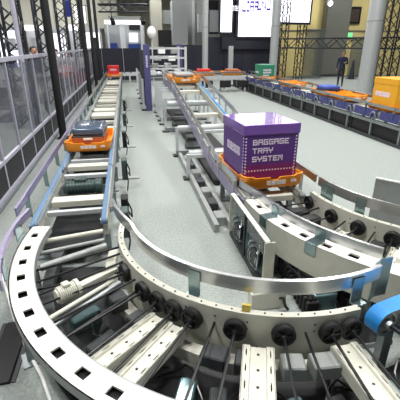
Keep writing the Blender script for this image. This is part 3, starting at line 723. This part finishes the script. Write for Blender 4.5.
# rear loads
def case(label, loc, d, m, m2, rz=0, cat='case', name='flat_case'):
    t = thing(name, label, cat, loc, rz)
    MB().rbox((0, 0, d[2] * 0.3), (d[0], d[1], d[2] * 0.6), min(d) * 0.15, 2).build('base_shell', m2, t, local=True, smooth=True)
    MB().rbox((0, 0, d[2] * 0.75), (d[0] * 0.97, d[1] * 0.97, d[2] * 0.5), min(d) * 0.2, 3).build('lid_shell', m, t, local=True, smooth=True)
    MB().tube([(-0.09, -d[1] / 2, d[2] * 0.4), (-0.07, -d[1] / 2 - 0.04, d[2] * 0.4), (0.07, -d[1] / 2 - 0.04, d[2] * 0.4), (0.09, -d[1] / 2, d[2] * 0.4)], 0.012).build('handle', 'black', t, local=True)
case('flat pale grey case in the tray at the top of the slope', (1.5, 10.45, 1.12), (0.5, 0.7, 0.2), 'greymetal', 'darkgrey')
case('rolled blue bag in a tray on the right lane', (XR, 10.75, 0.64), (0.5, 0.6, 0.24), 'bluepanel', 'suit', cat='bag', name='travel_bag')
case('small red bag in a tray on the back cross conveyor', (3.5, 17.6, 0.76), (0.46, 0.6, 0.24), 'red', 'brown', R(90), cat='bag', name='travel_bag')
case('small brown bag in a tray on the back cross conveyor', (4.85, 17.6, 0.76), (0.46, 0.6, 0.22), 'brown', 'greymetal', R(90), cat='bag', name='travel_bag')
def carton(label, loc, d, m, marks):
    t = thing('display_box', label, 'box', loc)
    MB().rbox((0, 0, d[2] * 0.42), (d[0] - 0.02, d[1] - 0.02, d[2] * 0.84), 0.006, 1).build('body', m, t, local=True)
    MB().rbox((0, 0, d[2] * 0.9), (d[0], d[1], d[2] * 0.2), 0.008, 1).build('lid', m, t, local=True)
    for face, txt, off, z, h in marks:
        lt = MB()
        if face == 'x': pixtext(txt, (-d[0] / 2 + 0.008, off, z), (0, -1, 0), (0, 0, -1), h, lt, 1.1, 0.004)
        else: pixtext(txt, (off, -d[1] / 2 + 0.008, z), (1, 0, 0), (0, 0, -1), h, lt, 1.1, 0.004)
        lt.build('print_mark', 'print', t, local=True)
carton('amber yellow box with white side print on the right lane', (XR, 7.72, 0.64), (0.62, 0.84, 0.68), 'amber', [('x', '%#%%', 0.3, 0.38, 0.10), ('y', '%#%%', -0.2, 0.38, 0.1)])
carton('green box with white print on the right lane', (XR, 16.4, 0.64), (0.62, 0.84, 0.58), 'green', [('y', '%#%#', -0.2, 0.40, 0.07), ('y', '#%#%', -0.2, 0.30, 0.07), ('y', '%##', -0.2, 0.18, 0.07), ('x', '%#%%', 0.3, 0.3, 0.08)])
carton('small bright red box on the far end of the left lane', (-0.62, 20.5, 0.54), (0.56, 0.6, 0.5), 'red', [('y', '%#%', -0.15, 0.35, 0.08)])

# ------------------------------------------------------------------ sorter machine with purple panels
t = thing('sorter_machine', 'tall sorting machine with white gantry frames and purple end panels behind the middle lane', 'machine', (1.25, 13.6, 0))
for x in (0.62, 1.9):
    for y in (12.5, 14.2): MB().bar((x, y, 0), (x, y, 1.95), 0.07, 0.07).build('post', 'palegrey', t)
for k, (x, y) in enumerate(((0.66, 12.35), (1.95, 14.3))):
    pn = MB().rbox((x, y, 1.02), (0.2, 0.05, 2.0), 0.006, 1).build('end_panel', 'towerpurple', t)
    if k == 0:
        lt = MB(); pixtext('%#%%', (x - 0.03, y - 0.027, 1.7), (0, 0, -1), (1, 0, 0), 0.05, lt, 1.5); lt.build('print_mark', 'print', pn)
MB().span(0.56, 0.58, 12.4, 16.0, 0.15, 1.85).build('side_panel', 'navy', t)
for z in (0.9, 1.3, 1.62, 1.9):
    for y in (12.5, 14.2): MB().bar((0.62, y, z), (1.9, y, z), 0.05, 0.05).build('cross_bar', 'palegrey', t)
for k in range(9):
    MB().rbox((0.85 + 0.11 * k, 13.0 + 0.12 * (k % 3), 1.15 + 0.22 * (k % 4)), (0.22, 0.3, 0.14), 0.01, 1).build('actuator', ('white', 'greymetal', 'palegrey')[k % 3], t)
for k in range(5): MB().cyl((0.66, 12.9 + k * 0.3, 1.08), (1.86, 12.9 + k * 0.3, 1.08), 0.04, 10).build('roller', 'dull_steel', t)
for k in range(5):
    lg = MB().bar((0.5, 12.6 + k * 1.5, 0.02), (0.5, 12.6 + k * 1.5, 1.0), 0.06, 0.06).build('leg', 'palegrey', t)
    MB().box((0.5, 12.6 + k * 1.5, 0.02), (0.16, 0.16, 0.04)).build('foot', 'black', lg)

# ------------------------------------------------------------------ fence on the left
XF_ = -1.79
t = thing('barrier_fence', 'clear panelled barrier with white rails and black kick panels along the left lane', 'fence', (XF_, 5, 0))
yb = [3.6 + 0.92 * k for k in range(21)]
pp = MB().box((0, 0, 0.9), (0.035, 0.045, 1.8)).mesh('post'); pp.materials.append(MATS['fencewhite'])
kp = MB().box((0, 0, 0.275), (0.02, 0.86, 0.39)).mesh('kick_panel'); kp.materials.append(MATS['fencepanel'])
gp = MB().box((0, 0, 1.12), (0.012, 0.84, 1.2)).mesh('clear_panel'); gp.materials.append(MATS['glass'])
for k, y in enumerate(yb):
    M = Matrix.Translation((XF_, y, 0)); place(pp, 'post', t, M)
    if k < 20:
        M = Matrix.Translation((XF_, y + 0.46, 0)); place(kp, 'kick_panel', t, M); place(gp, 'clear_panel', t, M)
for z, w, h in ((0.05, 0.09, 0.06), (0.475, 0.05, 0.05), (1.80, 0.06, 0.06)): MB().span(XF_ - w / 2, XF_ + w / 2, yb[0], yb[-1], z - h / 2, z + h / 2).build('rail', 'fencewhite', t)
MB().span(XF_ + 0.05, XF_ + 0.08, 3.6, 22, 0, 0.03).build('base_sill', 'dull_steel', t)
# black poles along the fence
for i, (px, py, lb) in enumerate([(63, 133, 'thick black pole standing at the fence nearest the camera'), (91, 102, 'second black pole along the fence, left of the grey conveyor'), (97, 88, 'third black pole along the fence'), (101.5, 82, 'fourth and thinnest black pole near the red box')]):
    p = atZ(px, py, 0.12); t = thing('support_pole', lb, 'pole', (p.x, p.y, 0), group='black poles along the fence')
    MB().cyl((0, 0, 0.02), (0, 0, 5.2), 0.085 if i == 0 else 0.075, 14).build('tube', 'black', t, local=True, smooth=True)
    MB().box((0, 0, 0.01), (0.26, 0.26, 0.02)).build('base_plate', 'black', t, local=True)
    MB().cyl((0, 0, 5.2), (0, 0, 5.26), 0.09, 14).build('cap', 'black', t, local=True)

# ------------------------------------------------------------------ lattice trusses
def truss(label, p, q, w, m, name='lattice_truss', step=None, group=None, r=0.025):
    p, q = Vector(p), Vector(q); t = thing(name, label, 'truss', p, group=group)
    d = (q - p); L = d.length; d.normalize(); u = Vector((1, 0, 0)) if abs(d.z) > 0.8 else Vector((0, 0, 1))
    a = d.cross(u).normalized(); b = a.cross(d)
    cs = [a * (s * w / 2) + b * (k * w / 2) for s, k in ((-1, -1), (1, -1), (1, 1), (-1, 1))]
    for c in cs: MB().cyl(p + c, q + c, r, 8).build('chord', m, t)
    n = max(2, int(L / (step or w)))
    for f in range(4):
        c0, c1 = cs[f], cs[(f + 1) % 4]; mb = MB()
        for k in range(n):
            s0, s1 = d * (L * k / n), d * (L * (k + 1) / n)
            (mb.cyl(p + c0 + s0, p + c1 + s1, r * 0.6, 5) if k % 2 else mb.cyl(p + c1 + s0, p + c0 + s1, r * 0.6, 5))
        tag(mb.build('lacing', m, t), kind='stuff')
    return t
for i, (px0, px1, Y, w, lb) in enumerate([(10, 17, 10.5, 0.42, 'leftmost lattice truss tower behind the fence'), (42, 48, 14.5, 0.42, 'lattice truss tower just behind the thick black pole'), (61, 67, 20, 0.42, 'lattice truss tower left of the hanging blue banner'), (76, 80, 26, 0.42, 'farthest lattice truss tower beside the white hanging sign')]):
    p = atY((px0 + px1) / 2, 40, Y); truss(lb, (p.x, Y, 0.0), (p.x, Y, 6.2), w, 'truss', group='lattice towers behind the fence', step=0.36, r=0.04)
# white painted posts beside the leftmost towers
for i, (px, Y, lb) in enumerate([(18.5, 10.0, 'pale lavender post beside the leftmost truss tower')]):
    p = atY(px, 40, Y); t = thing('steel_post', lb, 'post', (p.x, Y, 0))
    MB().cyl((0, 0, 0.015), (0, 0, 6.0), 0.055, 12).build('tube', 'fencewhite', t, local=True, smooth=True)
    MB().box((0, 0, 0.0075), (0.24, 0.24, 0.015)).build('base_plate', 'fencewhite', t, local=True)
# right side truss frame
A, B = (8.35, 20.0, 2.08), (12.6, 14.2, 2.08)
truss('black horizontal lattice truss across the beige wall on the right', A, B, 0.44, 'blacktruss', step=0.5, r=0.035)
for i, (px, Y, lb) in enumerate([(283, 21.0, 'black lattice upright right of the tall silver column'), (380, 17.2, 'black lattice upright behind the big silver column at right'), (395, 14.3, 'black lattice upright at the right edge'), (301, 22.9, 'black lattice upright at the left edge of the beige wall'), (374, 23, 'slim black lattice upright left of the big silver column')]):
    p = atY(px, 40, Y); truss(lb, (p.x, Y, 0), (p.x, Y, 5.4), 0.4 if i != 4 else 0.3, 'blacktruss', step=0.4, group='black lattice uprights', r=0.03)
# silver columns
for i, (px, py, r, Y, lb) in enumerate([(364, 92, 0.34, 15.6, 'thick silver round column on the right behind the lane'), (272.5, 72, 0.22, 20.6, 'tall silver column between the white screens'), (205, 66, 0.17, 22.5, 'slim silver column left of the hanging screens')]):
    p = atY(px, py, Y); t = thing('column', lb, 'column', (p.x, Y, 0))
    MB().cyl((0, 0, 0.03), (0, 0, 7.0), r, 24).build('shaft', 'polecol', t, local=True, smooth=True)
    MB().cyl((0, 0, 0), (0, 0, 0.06), r * 1.25, 24).build('base_ring', 'polecol', t, local=True)
    MB().cyl((0, 0, 2.9), (0, 0, 2.95), r * 1.04, 24).build('joint_band', 'greymetal', t, local=True)
p = atY(230.5, 60, 23.5); t = thing('column', 'short silver post in front of the dark partition', 'column', (p.x, 23.5, 0))
MB().span(-0.14, 0.14, -0.1, 0.1, 0, 1.95).build('shaft', 'polecol', t, local=True); MB().box((0, 0, 0.02), (0.4, 0.3, 0.04)).build('base_ring', 'polecol', t, local=True)

# ------------------------------------------------------------------ dark partition and screens
def bg(px0, py0, px1, py1, Y, depth=0.06, z0=None):
    a, b = atY(px0, py0, Y), atY(px1, py1, Y)
    zt, zb = a.z, (b.z if z0 is None else z0)
    return MB().span(a.x, b.x, Y, Y + depth, zb, zt)
t = thing('partition_wall', 'long dark navy partition wall across the back', 'partition', (3, 24.5, 0))
xs = [-2.6 + 1.25 * k for k in range(11)]
for k in range(10):
    zt = 1.82 if k < 7 else 2.45
    if k >= 4: zt = 2.0 if k < 6 else 2.45
    MB().span(xs[k] + 0.01, xs[k + 1] - 0.01, 24.5, 24.58, 0, zt).build('panel', 'navy', t)
def screen(label, px0, px1, pyb, Y, ztop, text=None, line=None):
    a, b = atY(px0, pyb, Y), atY(px1, pyb, Y); w = b.x - a.x; cx = (a.x + b.x) / 2
    t = thing('projection_screen', label, 'screen', (cx, Y, a.z), group='bright hanging screens')
    MB().span(-w / 2 - 0.12, w / 2 + 0.12, 0.02, 0.14, -0.12, ztop - a.z + 0.1).build('frame', 'navy', t, local=True)
    MB().span(-w / 2, w / 2, -0.01, 0.03, 0, ztop - a.z).build('display', 'screen', t, local=True)
    if text:
        for tx, x, z, h, m in text:
            lt = MB(); pixtext(tx, (x - cx, -0.014, z - a.z), (1, 0, 0), (0, 0, -1), h, lt, 0.42 if m == 'screentext' else 0.8, 0.003); lt.build('lettering', m, t, local=True)
    if line: MB().span(line[0] - cx, line[1] - cx, -0.016, -0.01, line[2] - a.z, line[2] + 0.05 - a.z).build('underline', 'greytext', t, local=True)
    for s in (-1, 1): MB().cyl((s * w * 0.4, 0.08, ztop - a.z), (s * w * 0.4, 0.08, 9.0 - a.z), 0.015, 6).build('hanger', 'black', t, local=True)
Ys = 24.2
P1 = atY(240.5, 7.5, Ys)
screen('large white hanging screen with purple lettering in the middle', 238, 270.5, 36.5, Ys, 6.4, [('LIAR', P1.x + 0.1, P1.z + 0.36, 0.6, 'screentext'), ('UNU', P1.x + 1.05, P1.z + 0.46, 0.6, 'screentext'), ('##%#%', P1.x + 0.6, P1.z - 0.25, 0.18, 'greytext')])
P2 = atY(221, 10, Ys)
screen('narrow white hanging screen left of the lettered one', 220.5, 231.5, 32, Ys, 6.4, [('##%#', P2.x + 0.05, P2.z + 0.25, 0.28, 'greytext')], (atY(225, 26, Ys).x, atY(231, 26, Ys).x, atY(225, 26, Ys).z))
screen('large white hanging screen right of the tall silver column', 275.5, 309, 22, Ys - 2.5, 6.4)
t = thing('header_beam', 'dark violet header beam hanging below the screens', 'beam', (7.5, 24.3, 2.3))
bg(222, 36, 274, 49, 24.3, 0.15).build('face', 'navy', t); bg(222, 34.6, 274, 35.8, 24.25, 0.25).build('cap', 'truss', t)

# ------------------------------------------------------------------ beige wall area at right
t = thing('beige_wall', 'lit beige wall behind the black truss on the right', 'wall', (15, 25.5, 0))
MB().span(10.3, 24, 25.5, 25.7, 2.9, 7.0).build('upper_wall', 'beige', t); MB().span(10.3, 24, 25.5, 25.7, 0, 2.9).build('lower_wall', 'beige', t)
MB().span(10.3, 24, 25.44, 25.5, 2.85, 2.92).build('ledge', 'greypillar', t)
a, b = atY(327, 20, 24.6), atY(350, 20, 24.6)
t = thing('pillar', 'broad grey pillar in front of the beige wall', 'pillar', ((a.x + b.x) / 2, 24.9, 0))
MB().span(a.x, b.x, 24.6, 25.3, 0, 7).build('shaft', 'greypillar', t); MB().span(a.x - 0.05, b.x + 0.05, 24.55, 25.3, 0, 0.15).build('base', 'darkgrey', t)
t = thing('framed_picture', 'dark framed picture hanging on the beige wall', 'picture', atY(354, 17, 25.4))
bg(349, 6.5, 359.5, 24, 25.38, 0.08).build('frame', 'black', t); bg(350.6, 9, 358, 22, 25.36, 0.04).build('canvas', 'picture', t)
t = thing('exit_sign', 'small glowing green exit sign on the beige wall', 'sign', atY(349, 35, 25.4))
bg(346, 32, 352.5, 38.5, 25.36, 0.1).build('case', 'palegrey', t); bg(346.6, 32.8, 352, 37.8, 25.34, 0.03).build('face', 'exitgreen', t)
t = thing('spotlight', 'round spotlight at the top of the beige wall', 'light', atY(329, 2, 24.0))
p = atY(329, 2, 24.0); MB().cyl(p, p + Vector((0, -0.2, -0.1)), 0.16, 14).build('can', 'palegrey', t); MB().cyl(p + Vector((0, -0.2, -0.1)), p + Vector((0, -0.22, -0.11)), 0.15, 14).build('lens', 'lamp', t)
for i, (px0, px1, py, lb) in enumerate([(306, 326, 30, 'left glass panel below the black truss'), (352, 372, 40, 'right glass panel below the black truss')]):
    a, b = atY(px0, py, 23.5), atY(px1, py, 23.5); t = thing('glass_panel', lb, 'glass panel', ((a.x + b.x) / 2, 23.5, 0))
    MB().span(a.x, b.x, 23.49, 23.51, 0.05, a.z).build('pane', 'darkglass', t)
    MB().span(a.x, b.x, 23.47, 23.53, 0, 0.05).build('bottom_rail', 'dull_steel', t); MB().span(a.x, b.x, 23.47, 23.53, a.z, a.z + 0.05).build('top_rail', 'dull_steel', t)
p = atY(350.5, 82, 22.5); t = thing('traffic_cone', 'dark blue cone standing near the glass panel', 'cone', (p.x, 22.5, 0))
MB().lathe((0, 0, 0.03), (0, 0, 1), [(0, 0), (0.19, 0), (0.05, 1.1), (0, 1.1)], 16).build('body', 'suit', t, local=True, smooth=True); MB().box((0, 0, 0.02), (0.45, 0.45, 0.04)).build('base', 'suit', t, local=True)

# ------------------------------------------------------------------ far hall
def block(name, label, cat, parts):
    t = None
    for pn, args, m in parts:
        mb = bg(*args)
        if t is None:
            xs_ = [v[0] for v in mb.v]; zs_ = [v[2] for v in mb.v]
            t = thing(name, label, cat, ((min(xs_) + max(xs_)) / 2, args[4], max(0, min(zs_))))
        mb.build(pn, m, t)
    return t
block('exhibition_booth', 'white exhibition booth with bright beam beyond the partition', 'booth', [
    ('beam', (104, 20, 145, 24, 33, 1.0), 'white_glow'), ('column', (106, 20, 111, 60, 33, 0.6, 0), 'booth'), ('column', (119, 22, 127, 60, 33.2, 0.6, 0), 'booth'), ('column', (140, 20, 145, 60, 33, 0.6, 0), 'booth'),
    ('back_panel', (104, 24, 146, 60, 35, 0.2, 0), 'palegrey'), ('dark_panel', (129, 25, 143, 30, 34.8, 0.15), 'black'), ('blue_panel', (128, 44, 141, 52, 34.7, 0.15), 'bluepanel'), ('blue_panel', (108, 43, 118, 52, 34.7, 0.15), 'bluepanel'), ('poster', (129, 33, 138, 42, 34.7, 0.1), 'white_glow'), ('upper_panel', (108, 16, 142, 20, 33.1, 0.3), 'greymetal')])
truss('grey roof truss hanging over the white booth', atY(98, 8, 31), atY(147, 8, 31), 0.5, 'truss', step=0.6, r=0.035)
truss('second grey roof truss above the white booth', atY(98, 2, 36), atY(150, 2, 36), 0.5, 'truss', step=0.6, r=0.035)
for i, (px, Y) in enumerate(((111, 31), (141, 31))):
    p = atY(px, 10, Y); t = thing('stage_light', 'left black stage light under the roof truss' if i == 0 else 'right black stage light under the roof truss', 'light', (p.x, Y, p.z - 0.6))
    MB().cyl((0, 0, 0), (0.1, -0.35, -0.3), 0.14, 12, 0.18).build('can', 'black', t, local=True, smooth=True); MB().bar((0, 0, 0), (0, 0, 1.1), 0.05, 0.05).build('yoke', 'black', t, local=True); MB().cyl((0, 0, 1.1), (0, 0, 9.0 - p.z + 0.6), 0.015, 6).build('cable', 'black', t, local=True)
# grey industrial structure right of the booth
block('hall_machine', 'tall pale grey machine frame behind the sorting machine', 'machine', [
    ('body', (150, 0, 163, 48, 30, 1.2, 0), 'hallwall'), ('tower', (172, 0, 188, 48, 29, 1.2, 0), 'palegrey'), ('bridge', (160, 10, 176, 24, 30.2, 0.8), 'greymetal'), ('dark_bay', (158, 30, 172, 46, 29.8, 0.4), 'black')])
block('hall_machine', 'tall grey cladding panel left of the slim silver column', 'panel', [('body', (186, 0, 204, 45, 31, 1.0, 0), 'greymetal'), ('stripe', (192, 0, 195, 45, 30.9, 0.1), 'palegrey'), ('window', (198, 14, 206, 32, 28, 0.2), 'booth')])
block('hall_machine', 'dark draped stage wall behind the silver columns', 'stage wall', [('body', (206, 0, 222, 50, 27.5, 0.5, 0), 'black'), ('panel', (210, 10, 219, 32, 27.3, 0.1), 'palegrey'), ('panel', (207, 34, 222, 44, 27.3, 0.1), 'greymetal')])
block('hall_machine', 'black backdrop behind the large screens', 'backdrop', [('body', (222, 0, 312, 80, 27, 0.3, 0), 'black'), ('valance', (270, 20, 310, 26, 26.8, 0.2), 'navy')])
p = atY(151.5, 33, 20); t = thing('balloon', 'white round lamp globe above the sorting machine', 'lamp', (p.x, 20, 0))
MB().lathe((0, 0, p.z - 0.25), (0, 0, 1), [(0, 0)] + [(0.22 * math.sin(PI * k / 10), 0.28 - 0.28 * math.cos(PI * k / 10)) for k in range(1, 10)] + [(0, 0.56)], 18).build('globe', 'white', t, local=True, smooth=True)
MB().cyl((0, 0, 0), (0, 0, p.z - 0.24), 0.03, 8).build('stand', 'palegrey', t, local=True)
# far left hall: grey shutter wall, booths, signs
t = thing('shutter_wall', 'tall olive grey shutter wall far behind the left fence', 'wall', (-14, 44, 0))
for k in range(8): MB().span(-26 + k * 3.2, -22.84 + k * 3.2, 44, 44.2, 3.6, 9.0).build('panel', 'hallwall', t)
for i, (x0, x1, yb_, Y, m, lb) in enumerate([(-8, 16, 30, 40, 'booth', 'bright white booth at the far left of the hall'), (22, 40, 30, 38, 'white_glow', 'glowing white booth front beside the standing man'), (44, 62, 33, 37, 'booth', 'white booth between the truss towers'), (66, 76, 30, 36, 'white_glow', 'small glowing booth left of the second pole'), (84, 100, 32, 35, 'booth', 'white booth near the third pole')]):
    a, b = atY(x0, yb_, Y), atY(x1, yb_, Y)
    t = thing('exhibition_booth', lb, 'booth', ((a.x + b.x) / 2, Y, 0), group='far white booths')
    w = b.x - a.x
    MB().span(a.x, b.x, Y + 1.4, Y + 1.5, 0, a.z).build('back_panel', ('white_glow', 'booth', 'white_glow', 'booth', 'white_glow')[i], t); MB().span(a.x, b.x, Y, Y + 1.5, a.z, a.z + 0.4).build('fascia', m, t)  # some back panels glow to stand for bright light in the booths
    for x in (a.x, b.x): MB().span(x - 0.06, x + 0.06, Y, Y + 0.12, 0, a.z).build('post', 'palegrey', t)
    MB().span(a.x + w * 0.2, a.x + w * 0.7, Y + 0.2, Y + 0.9, 0, 1.0).build('counter', ('bluepanel', 'brown', 'darkgrey', 'palegrey', 'red')[i], t)
    MB().span(a.x + w * 0.25, a.x + w * 0.75, Y + 1.33, Y + 1.4, 1.5, 2.6).build('poster', ('booth', 'palegrey', 'white_glow', 'booth', 'darkgrey')[i], t)
t = thing('hanging_banner', 'blue hanging banner high between the truss towers', 'banner', atY(67, 12, 30)); bg(64, 0, 71, 17, 30, 0.05).build('cloth', 'signblue', t); bg(63.5, -2, 71.5, -0.5, 30, 0.08).build('pole', 'black', t)
t = thing('hanging_sign', 'white glowing hanging sign beside the second black pole', 'sign', atY(80, 14, 30)); bg(74, 6, 86, 23, 30, 0.3).build('face', 'white_glow', t); bg(77, 10, 79, 16, 29.96, 0.05).build('mark', 'greytext', t); bg(73.6, 5, 86.4, 6, 29.9, 0.4).build('top_cap', 'greymetal', t)
p = atY(80, 5, 30.1); MB().cyl(p, (p.x, p.y, 9.0), 0.03, 6).build('hanger', 'black', t)
# low grey crates and a red seat seen through the fence
for i, (px, py, Y, w, h, m, lb) in enumerate([(0, 110, 11.6, 1.2, 0.9, 'darkgrey', 'dark grey equipment case on the floor at far left behind the fence'), (28, 105, 15.2, 1.2, 0.8, 'greymetal', 'grey equipment case behind the fence below the standing man'), (52, 88, 18.2, 1.0, 0.7, 'palegrey', 'pale grey counter behind the fence right of the thick pole'), (77, 72, 22, 1.0, 0.9, 'red', 'red display stand behind the far fence')]):
    p = atY(px, py, Y); t = thing('equipment_case', lb, 'case', (p.x, Y, 0))
    MB().rbox((0, 0, h / 2), (w, 0.8, h), 0.03, 2).build('body', m, t, local=True); MB().rbox((0, 0, h + 0.02), (w * 1.02, 0.82, 0.05), 0.01, 1).build('lid', 'darkgrey', t, local=True)

# ------------------------------------------------------------------ people
def person(label, loc, rz, top, bottom, height=1.75, arm=0):
    s = height / 1.75
    J = {'pel': (0, 0, .95), 'sp': (0, 0.01, 1.15), 'ch': (0, 0, 1.36), 'nk': (0, 0, 1.48), 'hd0': (0, -.01, 1.56), 'hd': (0, -.015, 1.65), 'hd2': (0, -.01, 1.72)}
    Rr = {'pel': (.15, .11), 'sp': (.14, .10), 'ch': (.165, .115), 'nk': (.055, .055), 'hd0': (.065, .075), 'hd': (.078, .095), 'hd2': (.06, .07)}
    E = [('pel', 'sp'), ('sp', 'ch'), ('ch', 'nk'), ('nk', 'hd0'), ('hd0', 'hd'), ('hd', 'hd2')]
    for k, sx in (('l', 1), ('r', -1)):
        bend = arm and sx == 1
        J.update({'hp' + k: (sx * .095, 0, .88), 'kn' + k: (sx * .105, -.02, .49), 'an' + k: (sx * .11, .02, .09), 'to' + k: (sx * .12, -.14, .04), 'sh' + k: (sx * .19, 0, 1.40),
                  'el' + k: (sx * .25, .03, 1.12), 'wr' + k: (sx * (.16 if bend else .26), -.22 if bend else -.04, 1.18 if bend else .88), 'ha' + k: (sx * (.1 if bend else .26), -.29 if bend else -.06, 1.22 if bend else .79)})
        Rr.update({'hp' + k: (.095, .095), 'kn' + k: (.062, .065), 'an' + k: (.042, .045), 'to' + k: (.045, .03), 'sh' + k: (.068, .065), 'el' + k: (.045, .045), 'wr' + k: (.03, .03), 'ha' + k: (.034, .024)})
        E += [('pel', 'hp' + k), ('hp' + k, 'kn' + k), ('kn' + k, 'an' + k), ('an' + k, 'to' + k), ('ch', 'sh' + k), ('sh' + k, 'el' + k), ('el' + k, 'wr' + k), ('wr' + k, 'ha' + k)]
    ks = list(J); me = bpy.data.meshes.new('skel'); me.from_pydata([tuple(c * s for c in J[k]) for k in ks], [(ks.index(a), ks.index(b)) for a, b in E], [])
    o = bpy.data.objects.new('skel', me); COL.objects.link(o)
    o.modifiers.new('skin', 'SKIN'); 
    for i, k in enumerate(ks):
        sv = me.skin_vertices[0].data[i]; sv.radius = tuple(c * s for c in Rr[k]); sv.use_root = (k == 'pel')
    sb = o.modifiers.new('sub', 'SUBSURF'); sb.levels = 2
    dg = bpy.context.evaluated_depsgraph_get(); dg.update()
    bm = bpy.data.meshes.new_from_object(o.evaluated_get(dg)); bpy.data.objects.remove(o)
    for m in ('skin', top, bottom, 'black'): bm.materials.append(MATS[m])
    for p in bm.polygons:
        c = p.center / s; p.use_smooth = True
        hand = (abs(c.x) > .22 and c.z < .9) or c.y < -.24 and c.z > 1
        p.material_index = 0 if c.z > 1.475 or hand else 1 if c.z > .93 else 2 if c.z > .085 else 3
        if abs(c.x) > .2 and .9 < c.z < 1.45: p.material_index = 1
    t = thing('person', label, 'person', loc, rz)
    b = bpy.data.objects.new('body', bm); COL.objects.link(b); b.parent = t
    hb = MB().lathe((0, 0.012 * s, 1.655 * s), (0, 0, 1), [(.088 * s, -.05 * s), (.094 * s, 0), (.088 * s, .05 * s), (.06 * s, .085 * s), (0, .105 * s)], 14)
    hb.v = [(x, y + (0.02 * s if z < 1.66 * s and y < 0 else 0) * 2.2 + 0.005, z) for x, y, z in hb.v]
    hb.build('hair', 'hair', t, local=True, smooth=True)
    f = MB()
    for sx in (-1, 1): f.rbox((sx * .03 * s, -.102 * s, 1.655 * s), (.02 * s, .01 * s, .01 * s), .003 * s, 1)
    f.build('eyes', 'black', t, local=True)
    MB().rbox((0, -.115 * s, 1.625 * s), (.022 * s, .03 * s, .04 * s), .008 * s, 1).build('nose', 'skin', t, local=True)
    MB().rbox((0, -.1 * s, 1.585 * s), (.045 * s, .01 * s, .012 * s), .003 * s, 1).build('mouth', 'brown', t, local=True)
for (px, Y, rz, tp, bt, h, arm, lb) in [(35, 12.5, 0.5, 'suit', 'trouser', 1.97, 1, 'man in a dark jacket standing behind the fence beside the thick pole'), (56.5, 16.4, -0.3, 'shirt', 'trouser', 1.86, 0, 'person in a white shirt behind the fence, left of another'), (69, 17.0, 0.4, 'shirt', 'suit', 1.82, 0, 'person in a white shirt behind the fence, right of another'), (24, 16, 2.5, 'trouser', 'suit', 1.7, 0, 'person in dark grey behind the fence seen between two truss towers'),
                                        (83, 21, 0.2, 'shirt', 'trouser', 1.7, 0, 'far person in a pale shirt near the third black pole'), (343, 18.5, -0.7, 'uniform', 'suit', 1.72, 1, 'person in dark blue standing by the glass panel on the right')]:
    p = atY(px, 60, Y); person(lb, (p.x, Y, 0), rz, tp, bt, h, arm)
